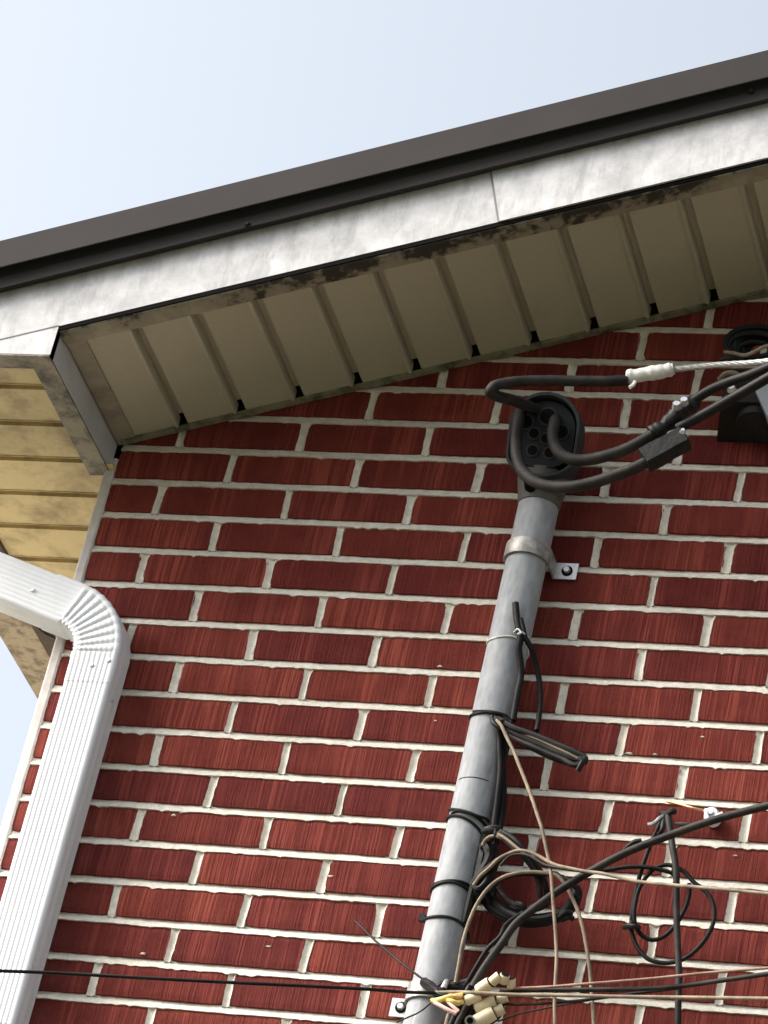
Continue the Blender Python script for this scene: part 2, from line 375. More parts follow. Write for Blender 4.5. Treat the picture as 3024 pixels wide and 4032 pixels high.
g = MB(); slab(g, -.1, XM, -.05, .2, .030, .034); slab(g, -.1, XM, -.052, -.05, .0140, .034); slab(g, -.1, XM, -.0124, -.0028, -.0040, .0300); link('hole_shade_board', g, DARK, H, False)  # black boards added so the open groove ends look shaded
# box return
g = MB(); g.loft([[(-.1105, -.3265, 4.9065), (-.1105, -.002, 4.9065), (-.1105, -.002, 4.962), (-.1105, -.3265, 4.9635)], [(-.1135, -.3265, 4.9065), (-.1135, -.002, 4.9065), (-.1135, -.002, 4.962), (-.1135, -.3265, 4.9635)]])
g.box(-.1165, -.110, -.004, .000, 4.903, 4.958)
link('return_side', g, BOXM, H, False)
g = MB(); g.box(-.150, -.1115, -.3265, .012, 4.9035, 4.9062); g.box(-.52, -.1505, -.3265, -.291, 4.9035, 4.9062); link('return_bottom', g, BOXD, H, False)
# eave soffit along the side wall : grooves run along x
g = MB(); yk = -.291; k = 0
gr = [-.235 + .1045 * i for i in range(-1, 84)]
x0 = -.388
prev = -.2905
for yg in gr:
    if yg - .006 < prev: continue
    x1 = -.1145 if yg < .05 else -.10
    g.box(x0, x1, prev, yg - .010, 4.906, 4.908); g.box(x0, x1, yg - .010, yg - .0085, 4.9045, 4.915); g.box(x0, x1, yg - .0085, yg + .006, 4.9135, 4.915); g.box(x0, x1, yg + .006, yg + .0075, 4.9058, 4.915)
    prev = yg + .0075
link('eave_soffit', g, SOFFY, H, False)
g = MB(); g.box(-.418, -.388, -.3265, 8.9, 4.898, 4.905); link('eave_gap_shade', g, m_plain('gap_shade_brown', (.06, .04, .03), .7, 0, .4, 20), H, False)  # dark colour stands in for the shadow gap between fascia and gutter
g = MB(); g.box(-.418, -.405, -.3265, 8.9, 4.905, 5.02); link('eave_fascia', g, FASCIA, H, False)
SEAM_SHADE = m_plain('seam_shade_grey', (.22, .21, .22), .7)
# rake fascia, two lengths and the corner piece
def fas(xa, xb, ya, yb, b, t, lean=True):
    q = []
    for x, d in ((xa, b), (xb, b), (xb, t), (xa, t)):
        xx = x - (SL * (d - .0)) if lean else x
        q.append((xx, 0, zs(xx) + d))
    m_ = MB(); m_.prism(q, (0, ya, 0), (0, yb, 0)); return m_
def clip(m_): return m_
g = MB(); zb = 4.9065
pts = [(-.418, 5.143 + SL*-.418), (-.418, zb), (-.1105, zb), (-.1105, zs(-.1105) + .005), (.590, zs(.590) + .005)]
pts += [(.590 - SL*.13, zs(.590 - SL*.13) + .148)]
g.prism([(x, 0, z) for x, z in pts][::-1], (0, -.3270, 0), (0, -.312, 0)); fl = link('rake_fascia', g, FASCIA, H, False)
g = MB(); q = [(.5865, zs(.5865) + .004), (XM, zs(XM) + .004), (XM, zs(XM) + .148), (.5865 - SL*.13, zs(.5865 - SL*.13) + .148)]
g.prism([(x, 0, z) for x, z in q][::-1], (0, -.3300, 0), (0, -.3272, 0)); 
link('rake_fascia', g, FASCIA, H, False)
g = MB(); g.prism([(q[0][0]-.0042, 0, q[0][1]), (q[0][0]-.0004, 0, q[0][1]), (q[3][0]-.0004, 0, q[3][1]), (q[3][0]-.0042, 0, q[3][1])][::-1], (0, -.3280, 0), (0, -.3268, 0)); link('fascia_seam_shade', g, SEAM_SHADE, H, False)  # grey strip paints the shadow line where the two lengths lap
g = MB(); q = [(.60, zs(.60) + .004), (XM, zs(XM) + .004), (XM, zs(XM) + .148), (.56, zs(.56) + .148)]; g.prism([(x, 0, z) for x, z in q][::-1], (0, -.3270, 0), (0, -.312, 0))
q = [(XM, zs(XM) + .004), (XR+.3, zs(XR+.3) + .004), (XR+.3, zs(XR+.3) + .148), (XM, zs(XM) + .148)]; g.prism([(x, 0, z) for x, z in q][::-1], (0, -.3270, 0), (0, -.312, 0))
link('fascia_backing', g, FASCIA, H, False)
g = MB(); xq = .5865
# thin dark line painting the gap shade under the fascia, and seam above the corner piece
g.prism([(-.1105, 0, zs(-.1105)+.005), (-.418, 0, zs(-.418)+.005), (-.418, 0, zs(-.418)+.0068), (-.1105, 0, zs(-.1105)+.0068)], (0, -.3278, 0), (0, -.3269, 0))
link('fascia_seam_shade', g, SEAM_SHADE, H, False)
g = MB(); slab(g, -.1105, XM, -.3262, -.3238, -.0032, .0045); link('fascia_gap_shade', g, DARK, H, False)  # black strip stands in for the shade in the gap below the fascia
# metal rake trim
def zr(x): return zs(x) + .0112 * ((x if x < XM else 2*XM - x) - .37)
D0 = ZS
g = MB()
prof = [(-.3285, .1130), (-.3440, .1075), (-.3452, .1085), (-.3452, .1305), (-.3400, .1700), (-.3600, .1700), (-.3600, .1400), (-.3608, .1385), (-.3618, .1400), (-.3618, .1980), (-.3560, .2020), (-.30, .2060), (-.30, .150), (-.3285, .150)]
for xa, xb in ((-.54, XM), (XM, XR + .5)):
    g.loft([[(x, y, zr(x) + d) for y, d in prof] for x in (xa, xb)])
rt = link('rake_trim', g, BROWN, H, False)
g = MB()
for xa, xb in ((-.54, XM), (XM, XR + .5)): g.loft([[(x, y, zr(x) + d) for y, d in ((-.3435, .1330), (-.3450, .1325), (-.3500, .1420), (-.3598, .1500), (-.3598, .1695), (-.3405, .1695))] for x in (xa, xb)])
link('recess_shade', g, m_plain('recess_shade_black', (.008, .008, .008), .95, 0, .2, 60), H, False)  # black filler: shade inside the trim recess, put into the colour
for (x, z) in ((.172, 5.164), (.957, 5.445)):
    g = MB(); g.cyl((x, -.3452, z - .003), (0, -1, 0), .0055, .003, 12, .0045); g.cyl((x, -.347, z - .003), (0, -1, 0), .0032, .004, 6); link('screw', g, BROWNB, sub(rt, H))
g = MB()
for xa, xb in ((-.54, XM), (XM, XR + .5)):
    g.loft([[(x, -.3, zr(x) + .150), (x, 8.9, zr(x) + .150), (x, 8.9, zr(x) + .200), (x, -.3, zr(x) + .200)] for x in (xa, xb)])
    for i in range(18): y = i * .5 + .1; g.loft([[(x, y, zr(x) + .200), (x, y + .03, zr(x) + .200), (x, y + .02, zr(x) + .225), (x, y + .01, zr(x) + .225)] for x in (xa, xb)])
link('roof', g, BROWN, H, False)
# ------------------------------------------------------------------ gutter (its stained bottom shows beyond the eave)
gp = [(-.4185, 4.898), (-.4185, 5.00), (-.4205, 5.00), (-.4205, 4.900), (-.490, 4.900), (-.502, 4.925), (-.515, 4.96), (-.520, 5.00), (-.523, 5.00), (-.518, 4.958), (-.505, 4.922), (-.492, 4.897)]
g = MB(); g.loft([[(x, y, z) for x, z in gp] for y in (-.335, 8.9)])
G = thing('gutter', (-.47, -.335, 4.9), 'mottled tan stained eave gutter beyond the elbow of the downspout', 'gutter')
link('trough', g, GUTM, G, False)
g = MB(); g.prism([(x, 0, z) for x, z in [(-.4185, 4.898), (-.4185, 5.0), (-.523, 5.0), (-.518, 4.958), (-.505, 4.922), (-.492, 4.897)]], (0, -.3365, 0), (0, -.335, 0)); link('end_cap', g, WHITE, G, False)
# ------------------------------------------------------------------ downspout
DSP = thing('downspout', (-.012, -.012, 0), 'white fluted metal downspout with a crimped elbow, fixed at the brick corner', 'downspout')
WD, DP = .080, .058
def section(w_, d_, nfl=8, amp=.0010, side=2):
    amp = min(amp, .0010)
    # local (a across, b depth outwards), closed loop; front face fluted
    out = []; hw = w_/2; rc = .007; N_ = nfl * 6
    for i in range(N_ + 1):
        t = i / N_; a = -hw + rc + (w_ - 2*rc) * t
        s_ = .5 - .5 * math.cos(2*math.pi*nfl*t); out.append((a, d_ - amp * (s_ ** 2.2)))
    for i in range(1, 5): th = math.pi/2 * (1 - i/5); out.append((hw - rc + rc*math.cos(th), d_ - rc + rc*math.sin(th)))
    M = 12
    for i in range(M + 1):
        t = i / M; b = d_ - rc - (d_ - 2*rc) * t; s_ = (.5 - .5*math.cos(2*math.pi*side*t)); out.append((hw - amp*.9*s_**1.5, b))
    out += [(hw - rc, 0), (-hw + rc, 0)]
    for i in range(M + 1):
        t = i / M; b = rc + (d_ - 2*rc) * t; s_ = (.5 - .5*math.cos(2*math.pi*side*t)); out.append((-hw + amp*.9*s_**1.5, b))
    for i in range(1, 5): th = math.pi/2 * (i/5); out.append((-hw + rc - rc*math.cos(th), d_ - rc + rc*math.sin(th)))
    return out
YB = -.012
def place(sec, c, across): return [(c[0] + across[0]*a, YB - b, c[1] + across[1]*a) for a, b in sec]
CX, CZ, RB = -.107, 4.510, .095
# lower pipe
g = MB(); sec = section(WD, DP)
g.loft([place(sec, (-.012, z), (1, 0)) for z in (4.470, 4.2, 3.853)]); link('pipe', g, WHITE, DSP, True, 30)
g = MB(); sec2 = section(WD - .004, DP - .002)
g.loft([place(section(WD-.001, DP-.0005), (-.012, z), (1, 0)) for z in (3.856, 3.849)]); g.loft([place(sec2, (-.012, z), (1, 0)) for z in (3.850, 2.0, .15)]); link('pipe', g, WHITE, DSP, True, 30)
# elbow: straight cuff, crimped bend, straight cuff
g = MB(); rings = []
TH = 71.0
NC = 9; per = 10
def bend(th, sec_): a = R(th); return place(sec_, (CX + RB*math.cos(a), CZ + RB*math.sin(a)), (math.cos(a), math.sin(a)))
for z in (4.455, 4.4555, 4.470, 4.49): rings.append(place(section(WD + (.0 if z == 4.455 else .0012), DP + (.0 if z == 4.455 else .0006), 8, .0013), (-.012, z), (1, 0)))
for i in range(NC * per + 1):
    t = i / (NC * per); ph = (i % per) / per; th = TH * t
    saw = ph if i < NC*per else 1.0
    s2 = []
    for a, b in section(WD + .003, DP + .0018, 8, .0005):
        inner = max(0, min(1, (.35 - a / WD) / .85))      # 1 at the inner (crimped) edge
        mid = 1.0 if abs(a / WD - .03) < .36 else .25
        fr = b / DP
        d1 = -.0038 * inner * (1 - abs(2*saw - 1)) ** .8
        bb = b - mid * (.0014 * math.exp(-((saw - .12) / .13) ** 2) - .0012 * math.exp(-((saw - .55) / .25) ** 2)) * (1 if fr > .6 else 0)
        aa = a - d1 * (1 if a < -WD * .35 else 0) + (.0012 * (1 - saw) if a > WD * .44 else 0) * -1
        s2.append((aa, bb))
    rings.append(bend(th, s2))
a = R(TH); tx, tz = -math.sin(a), math.cos(a)
ec = (CX + RB*math.cos(a), CZ + RB*math.sin(a))
for L in (.01, .052): rings.append(place(section(WD + .003, DP + .0018, 8, .0014), (ec[0] + tx*L, ec[1] + tz*L), (math.cos(a), math.sin(a))))
rings.append(place(section(WD - .001, DP - .001, 8, .0014), (ec[0] + tx*.0525, ec[1] + tz*.0525), (math.cos(a), math.sin(a))))
g.loft(rings); link('elbow', g, WHITE, DSP, True, 24)
g = MB(); g.loft([place(section(WD, DP, 8, .0016), (ec[0] + tx*L, ec[1] + tz*L), (math.cos(a), math.sin(a))) for L in (.05, .2, .34)])
link('pipe', g, WHITE, DSP, True, 30)
# second elbow up to the gutter outlet, outside the picture
e2 = (ec[0] + tx*.34, ec[1] + tz*.34); rings = []
for i in range(11):
    th = TH - TH * i / 10; c2 = (e2[0] + .08*math.cos(R(TH)) , e2[1] + .08*math.sin(R(TH))); aa = R(th)
    rings.append(place(section(WD, DP, 8, .0014), (c2[0] - .08*math.cos(aa), c2[1] - .08*math.sin(aa)), (math.cos(aa), math.sin(aa))))
rings.append(place(section(WD, DP, 8, .0014), (c2[0] - .08, 4.905), (1, 0)))
g = MB(); g.loft(rings); link('elbow', g, WHITE, DSP, True, 24)
for (x, z) in [(-0.1493, 4.6201), (-0.0106, 4.4857), (0.0159, 4.4958)]:
    g = MB(); g.cyl((x, YB - DP - .001, z), (0, -1, 0), .0036, .0018, 12, .0028); link('rivet', g, ZINC, DSP)
g = MB(); g.cyl((.0285, -.045, 4.437), (1, 0, 0), .0036, .0018, 12, .0028); link('rivet', g, ZINC, DSP)
for z in (2.6, .9):
    g = MB(); g.box(-.056, .032, YB - DP - .003, YB - DP - .0005, z, z + .03); link('strap', g, WHITE, DSP, False)
# ------------------------------------------------------------------ service mast
PXc, PYc, PR = .6565, -.045, .0326
MAST = thing('service_mast', (PXc, PYc, 0), 'grey galvanised steel mast pipe strapped upright to the brick wall', 'mast')
g = MB(); rings = []
for i in range(60):
    z = 4.862 - i * (4.862 - .1) / 59
    rings.append([(PXc + PR*math.cos(q), PYc + PR*math.sin(q), z) for q in [2*math.pi*j/32 for j in range(32)]])
g.loft(rings); pipe_ = link('pipe', g, GALV, MAST)
g = MB(); g.tube([(PXc + (PR+.0002)*math.cos(q), PYc + (PR+.0002)*math.sin(q), 4.3205) for q in [math.pi*(1.25+.5*j/12) for j in range(13)]], .0006, 6, False); link('scratch', g, DARK, sub(pipe_, MAST))
STRAPM = m_plain('strap_steel', (.34, .325, .31), .5, .3, .45, 60, .0008)
def strap(z, side):
    st = MB(); N_ = 30; rings = []
    a0, a1 = (R(-25), R(205)) if False else (R(180), R(360))
    for j in range(N_ + 1):
        q = a0 + (a1 - a0) * j / N_
        rings.append((math.cos(q), math.sin(q)))
    pts = [(PXc - (PR+.0012), -.002)] + [(PXc + (PR+.0012)*c, PYc + (PR+.0012)*s_) for c, s_ in rings] + [(PXc + (PR+.0012), -.002)]
    nrm = []
    outer = [(PXc - (PR+.0048), -.002)] + [(PXc + (PR+.0048)*c, PYc + (PR+.0048)*s_) for c, s_ in rings] + [(PXc + (PR+.0048), -.002)]
    rr = [[(p[0], p[1], z - .0135), (q[0], q[1], z - .0135), (q[0], q[1], z + .0135), (p[0], p[1], z + .0135)] for p, q in zip(pts, outer)]
    st.loft(rr); s_o = link('strap', st, STRAPM, MAST, True, 30)
    xa, xb = (PXc + PR + .001, PXc + PR + .040) if side > 0 else (PXc - PR - .040, PXc - PR - .001)
    tb = MB(); tb.box(xa, xb, -.0055, -.0030, z - .014, z + .016); link('tab', tb, ZINC, sub(s_o, MAST), False)
    xb_ = (xa + xb)/2 + side * .003
    bt = MB(); bt.cyl((xb_, -.0055, z + .001), (0, -1, 0), .0090, .0016, 20); link('washer', bt, DARK, sub(s_o, MAST))
    bt = MB(); bt.cyl((xb_, -.0070, z + .001), (0, -1, 0), .0062, .0055, 6, .0050); link('bolt', bt, ZINC, sub(s_o, MAST))
strap(4.742, 1); strap(3.962, -1)
# weather head
WH = thing('weatherhead', (PXc + .006, -.06, 4.86), 'dark grey cap on top of the mast, three cables looping from its holed face', 'weatherhead')
def frame(c, tilt=0, yaw=0):
    f = Matrix.Rotation(R(yaw), 3, 'Z') @ Matrix.Rotation(R(tilt), 3, 'X'); c = Vector(c)
    return lambda a, b, d: c + f @ Vector((a, -d, b))      # a right, b up, d outwards from wall
F = frame((.6625, -.085, 4.925), 18, 4)
def dshape(w_, top, bot, taper=1.0, n=14):
    return [(w_*math.cos(q), top - w_ + w_*math.sin(q)) for q in [math.pi*i/n for i in range(n+1)]] + [(w_*.98*math.cos(q), bot + .034 + .034*math.sin(q)) for q in [math.pi*(1 + i/10) for i in range(11)]]
    p = [(w_*math.cos(q), top - w_ + w_*math.sin(q)) for q in [math.pi*i/n for i in range(n+1)]]
    return p + [(-w_*taper, bot + .02), (-w_*taper*.7, bot), (w_*taper*.7, bot), (w_*taper, bot + .02)]
g = MB()
out = lambda s, d, k=0: [F(a*s, (b - .0)*s - k, d) for a, b in dshape(.0560, .078, -.060)]
rings = [out(.50, -.052), out(.80, -.046), out(.95, -.030), out(1.02, -.008), out(1.04, .012), out(1.04, .036), out(1.02, .042), out(.955, .042), out(.93, .038), out(.93, .008)]
g.loft(rings); hood = link('hood', g, HOOD, WH, True, 40)
g = MB(); pl = [(a*.90, b*.90) for a, b in dshape(.0560, .078, -.050)]
g.loft([[F(a, b, .008) for a, b in pl], [F(a, b, .026) for a, b in pl], [F(a*.96, b*.97, .030) for a, b in pl]])
plate = link('face_plate', g, PLATE, WH, True, 40)
holes = [(-.033, .030, .0105), (.001, .042, .0125), (.027, .018, .0105), (-.017, .012, .008), (.003, .005, .0075), (-.016, -.016, .008), (.012, -.018, .008)]
g = MB(); 
for a, b, r in holes:
    g.loft([[F(a + (r+.0028)*math.cos(q), b + (r+.0028)*math.sin(q), d) for q in [2*math.pi*j/18 for j in range(18)]] for d in (.0295, .0318)])
link('hole_rim', g, HOOD, sub(plate, WH), True, 40)
g = MB()
for a, b, r in holes:
    g.loft([[F(a + r*math.cos(q), b + r*math.sin(q), d) for q in [2*math.pi*j/18 for j in range(18)]] for d in (.0300, .0326)])
link('hole', g, DARK, sub(plate, WH), False)
g = MB()
rr = []
for t in range(9):
    u = t / 8; z = 4.878 - u * .044; wx = .042 - .0085*u; wy = .040 - .005*u
    rr.append([(PXc + .004*(1-u) + wx*math.cos(q), PYc - .018*(1-u) + wy*math.sin(q), z) for q in [2*math.pi*j/24 for j in range(24)]])
g.loft(rr); cl = link('clamp', g, CAST, WH, True, 40)
g = MB(); g.cyl((.650, -.082, 4.850), (0, -1, .1), .0115, .018, 16, .009); g.cyl((.650, -.099, 4.8518), (0, -1, .1), .0052, .004, 6); link('screw', g, DARK, sub(cl, WH))
g = MB(); g.loft([[(.674, -.080, 4.868), (.700, -.060, 4.872), (.694, -.055, 4.845), (.676, -.072, 4.842)], [(.678, -.094, 4.866), (.706, -.074, 4.870), (.700, -.068, 4.846), (.680, -.086, 4.843)]]); link('ear', g, CAST, sub(cl, WH), False)
# ------------------------------------------------------------------ cables
def cable(name, pts, r, mat, label, cat='cable', group=None, extra=None, n=10, sub_=6):
    g = MB(); g.tube(pts, r, n, True, sub_)
    o = link(name, g, mat, None, True, 40, pts[0]); tag(o, label, cat, group); return o
def far(p, d, L, sag=.0, n=4):       # carry a wire on beyond the picture
    p = Vector(p); d = Vector(d).normalized(); return [tuple(p + d * L * k / n + Vector((0, 0, -sag * (k/n) * (1 - k/n) * 4))) for k in range(1, n + 1)]
def strand(name, pts, r, mat, label, turns=90, cat='cable', group=None):
    P = spline([Vector(p) for p in pts], 14); g = MB(); L = len(P)
    T = [(P[min(i+1, L-1)] - P[max(i-1, 0)]).normalized() for i in range(L)]
    for k in range(5):
        q = []
        s_ = 0
        for i, p in enumerate(P):
            if i: s_ += (P[i]-P[i-1]).length
            u = T[i].cross(Vector((0, 0, 1))).normalized(); v = T[i].cross(u); a_ = turns * s_ + k * 2*math.pi/5
            q.append(p + (u*math.cos(a_) + v*math.sin(a_)) * r * .55)
        g.tube(q, r * .5, 6, False)
    o = link(name, g, mat, None, True, 40, pts[0]); tag(o, label, cat); return o
SV = 'service cables looping from the weatherhead'
cable('service_cable', [(0.6465,-0.1150,4.9756),(0.6429,-0.1500,4.9559),(0.6261,-0.2000,4.9343),(0.6106,-0.2300,4.9203),(0.6052,-0.2450,4.9167),(0.6093,-0.2450,4.9267),(0.6252,-0.2400,4.9375),(0.6522,-0.2300,4.9496),(0.6932,-0.2200,4.9590),(0.7456,-0.2100,4.9669),(0.7773,-0.2050,4.9715),(0.8085,-0.2000,4.9783)], .0090, BLACKW,
      'topmost looped cable, turning back left of the weatherhead towards the white taped splice', group=SV)
cable('service_cable', [(0.6175,-0.1100,4.9781),(0.6263,-0.1450,4.9441),(0.6305,-0.1550,4.9131),(0.6361,-0.1600,4.8779),(0.6456,-0.1650,4.8458),(0.6623,-0.1700,4.8168),(0.6874,-0.1750,4.7962),(0.7216,-0.1800,4.7851),(0.7537,-0.1850,4.7844),(0.7887,-0.1900,4.7915),(0.8226,-0.1950,4.8037),(0.8482,-0.2000,4.8129),(0.8658,-0.2000,4.8252)], .0094, BLACKW,
      'lowest looped cable, hanging under the weatherhead clamp to the lower black splice', group=SV)
cable('service_cable', [(0.6737,-0.1050,4.9688),(0.6861,-0.1450,4.9276),(0.6907,-0.1550,4.8994),(0.6991,-0.1600,4.8778),(0.7139,-0.1650,4.8577),(0.7351,-0.1700,4.8454),(0.7633,-0.1750,4.8423),(0.7943,-0.1800,4.8479),(0.8223,-0.1850,4.8572),(0.8454,-0.1900,4.8690),(0.8641,-0.1950,4.8805)], .0094, BLACKW,
      'middle looped cable, curving from the right hole of the weatherhead to the upper black splice', group=SV)
# splices
def lump(pts, rf, n=12, sub_=5): g = MB(); g.tube(pts, rf, n, True, sub_); return g
U1 = [(0.8622,-0.1950,4.8792),(0.8772,-0.1950,4.8941),(0.8955,-0.1950,4.9157),(0.9102,-0.1950,4.9333),(0.9231,-0.1950,4.9482)]
SP = thing('cable_splice', U1[0], 'upper black taped splice with shiny bolts, at the end of the middle looped cable', 'cable splice', 'taped cable splices')
g = lump(U1, lambda t: .0128 + .0016*math.sin(t*17) + .0010*math.sin(t*41) - .003*max(0, t-.9)*8, 12, 8); link('tape', g, m_plain('black_tape', (.008, .008, .008), .5, 0, .4, 90, .002, .3), SP, True, 30)
g = MB(); g.box(-.010, .010, -.006, .006, -.006, .006); 
for i, p in enumerate([(0.8989,-0.2150,4.9173),(0.9095,-0.2150,4.9255)]):
    g = MB(); g.cyl(p, (.1, -1, .3), .0075, .010, 6, .006); link('bolt', g, ZINC, SP)
U2 = [(0.8525,-0.2000,4.8260),(0.8606,-0.2000,4.8271),(0.8859,-0.2000,4.8480),(0.9171,-0.2000,4.8705),(0.9208,-0.2000,4.8740)]
SP2 = thing('cable_splice', U2[0], 'lower boxy black splice, where the lowest looped cable meets the drop', 'cable splice', 'taped cable splices')
g = MB(); a_, b2 = Vector(U2[1]), Vector(U2[3]); ax = (b2 - a_).normalized(); up = Vector((0, -1, 0)).cross(ax).normalized()
if up.z < 0: up = -up
rings = []
for t, s_ in ((-.01, .6), (0, 1.0), (.3, 1.04), (.6, .97), (1.0, 1.0), (1.04, .85)):
    c_ = a_.lerp(b2, t); rings.append([c_ + up*(.0175*s_*c) + Vector((0, -.015*s_*d, 0)) for c, d in ((1, .7), (.8, 1), (-.8, 1), (-1, .7), (-1, -.7), (-.8, -1), (.8, -1), (1, -.7))])
g.loft(rings); link('cover', g, m_plain('black_cover', (.010, .011, .0105), .6, 0, .4, 60, .002, .2), SP2, True, 30)
g = MB(); g.cyl((0.9191,-0.2250,4.8654), (.2, -1, .2), .005, .006, 8, .003); link('bolt', g, ZINC, SP2)
U3 = [(0.8050,-0.2000,4.9857),(0.8138,-0.2000,4.9859),(0.8394,-0.2000,4.9921),(0.8608,-0.2000,4.9968),(0.8775,-0.2000,5.0026)]
SP3 = thing('cable_splice', U3[0], 'white taped splice on the topmost looped cable, bright against the brick', 'cable splice', 'taped cable splices')
g = lump(U3, lambda t: .0102 + .0006*math.sin(t*13) + .0005*math.sin(t*37) + .0012*(t > .08) - .002*(t > .96), 12, 8); link('tape', g, WTAPE, SP3, True, 30)
g = MB(); g.tube([(0.8232,-0.2100,4.9684),(0.8217,-0.2120,4.9603),(0.8176,-0.2140,4.9542)], .003, 8); link('tape_tail', g, WTAPE, SP3)
DR = 'overhead drop wires leaving to the right above the wires on the wall'
p = [(0.8784,-0.2000,5.0010),(0.9135,-0.2100,4.9994),(0.9621,-0.2300,4.9913),(1.0052,-0.2500,4.9804),(1.0437,-0.2700,4.9710)]
strand('drop_wire', p + far(p[-1], (1, -.55, .32), 6, .25), .0046, ALU, 'bare silvery stranded wire running right from the white taped splice', 80, 'wire')
p = [(0.9188,-0.2000,4.9428),(0.9427,-0.2100,4.9548),(0.9782,-0.2300,4.9587),(1.0140,-0.2500,4.9585),(1.0455,-0.2700,4.9593)]
cable('drop_wire', p + far(p[-1], (1, -.55, .32), 6, .25), .0078, BLACK, 'upper of two thick black wires running up to the right from the taped splices', 'wire')
p = [(0.9026,-0.2000,4.8885),(0.9394,-0.2100,4.9076),(0.9740,-0.2300,4.9167),(1.0084,-0.2500,4.9257),(1.0484,-0.2700,4.9399)]
cable('drop_wire', p + far(p[-1], (1, -.55, .32), 6, .25), .0082, BLACK, 'lower of two thick black wires running up to the right from the taped splices', 'wire')
# box and coil at the right edge
BX = thing('junction_box', (.98, -.001, 4.95), 'dark brown wall box with a pale grey side behind the black drop wires', 'box')
g = MB()
g.loft([[(.912, -.002, 5.004), (1.075, -.002, 5.004), (1.075, -.002, 5.097), (.912, -.002, 5.097)], [(.930, -.085, 5.024), (1.075, -.085, 5.024), (1.075, -.085, 5.087), (.930, -.085, 5.087)]])
body = link('body', g, BROWNB, BX, False)
g = MB(); g.cyl((.985, -.045, 5.016), (0, -.25, -1), .036, .016, 24, .033); link('opening_rim', g, BLACK, BX)
g = MB(); g.prism([(0.9849,-0.1000,5.0381), (1.0116,-0.1000,5.0591), (1.0337,-0.1000,5.0303), (1.0426,-0.1000,4.9709), (1.0145,-0.1000,4.9844)], (0, 0, 0), (0, .05, 0)); link('side_panel', g, GREYB, BX, False)
CL = thing('cable_coil', (.965, -.06, 5.09), 'tight coil of black cable hung above the wall box under the gable', 'cable coil')
g = MB(); pts = []
for i in range(210):
    t = i / 209; a_ = t * 2*math.pi*7; rr = .018 + .027*t + .003*math.sin(a_*1.7)
    pts.append((.966 + (rr + .006*t)*math.cos(a_), -.050 - .004*math.sin(a_) - .028*t, 5.146 + rr*.72*math.sin(a_) + .006*math.sin(a_*.33)))
g.tube(pts, .0048, 8, False); link('coil', g, BLACK, CL)
g = MB(); g.tube([(0.9257,-0.1000,5.1091),(0.9424,-0.1150,5.0973),(0.9667,-0.1200,5.0903),(0.9749,-0.1200,5.0946),(0.9899,-0.1200,5.1059),(1.0012,-0.1150,5.1140)], .0032, 8); link('lashing', g, TAN, CL)
g = MB(); g.tube([(0.9142,-0.0900,5.0930),(0.9250,-0.1050,5.0905),(0.9381,-0.1100,5.0913),(0.9568,-0.1000,5.0965)], .004, 8); link('lashing', g, BLACKW, CL)
g = MB(); g.tube([(0.9252,-0.1000,5.0562),(0.9343,-0.1100,5.0587),(0.9471,-0.1100,5.0625),(0.9577,-0.1000,5.0627)], .0042, 8); link('lashing', g, TAN, CL)
g = MB(); g.tube([(.985, -.03, 5.12), (.985, -.055, 5.07), (.985, -.05, 5.04)], .007, 8); g.box(.965, 1.0, -.02, -.001, 5.04, 5.13); link('hook', g, DARK, CL)
g = MB(); g.cyl((0.9570,-0.1300,5.0142), (0, -1, .2), .008, .008, 8, .005); link('nut', g, ZINC, BX)
# ties on the mast
def ring_tie(z, tilt, r, mat, label, lead=None, wide=.0, group='ties wrapped round the mast', turns=1, dy=0):
    g = MB()
    for k in range(turns):
        pts = []
        for j in range(33):
            q = 2*math.pi*j/32; zz = z - k*dy + tilt*math.cos(q) - (.004*math.sin(q*2+k))
            pts.append((PXc + (PR + r*.7)*math.cos(q), PYc + (PR + r*.7)*math.sin(q), zz))
        g.tube(pts, r, 7, False)
    if lead: g.tube(lead, r, 7)
    o = link('mast_tie', g, mat, None, True, 40, (PXc, PYc, z)); tag(o, label, 'cable tie', group); return o
TG = 'ties wrapped round the mast'
ring_tie((0.6624,-0.0800,4.5723)[2], -.003, .0014, WTAPE, 'thin white tie round the mast holding two cut black cable stubs', [(0.6754,-0.0880,4.5743),(0.6823,-0.0940,4.5767),(0.6886,-0.0940,4.5701),(0.6847,-0.0960,4.5663),(0.6897,-0.0920,4.5726),(0.6948,-0.0860,4.5709),(0.6975,-0.0800,4.5714)])
o = ring_tie((0.6665,-0.0800,4.4345)[2], -.006, .0024, TIE, 'black tie round the mast where the folded cable bundle hangs', [(0.6326,-0.0700,4.4395),(0.6558,-0.0810,4.4349),(0.6753,-0.0860,4.4307),(0.6879,-0.0820,4.4290),(0.6942,-0.0700,4.4280),(0.6950,-0.0600,4.4267)])
ring_tie((0.6512,-0.0800,4.2604)[2], -.016, .0024, TIE, 'double black tie round the mast, sloping down to the right into a tangle', [(0.6273,-0.0600,4.2573),(0.6438,-0.0780,4.2614),(0.6619,-0.0830,4.2574),(0.6783,-0.0800,4.2532),(0.6880,-0.0680,4.2559),(0.6889,-0.0550,4.2586)], turns=2, dy=.014)
ring_tie((0.6628,-0.0800,4.1412)[2], -.003, .0024, TIE, 'doubled black tie round the mast beside the tangled black coil', turns=2, dy=.005)
o = ring_tie((0.6562,-0.0800,4.0815)[2], -.007, .0023, TIE, 'lowest single black tie round the mast, with a square head on its left')
g = MB(); c_ = Vector((0.6186,-0.0500,4.0910)); g.box(c_.x-.005, c_.x+.004, c_.y-.004, c_.y+.004, c_.z-.006, c_.z+.006)
hd = bpy.data.meshes.new('head'); hd.from_pydata([tuple(Vector(q) - o.location) for q in g.v], [], g.f); hd.materials.append(TIE); ho = bpy.data.objects.new('head', hd); C.objects.link(ho); ho.parent = o

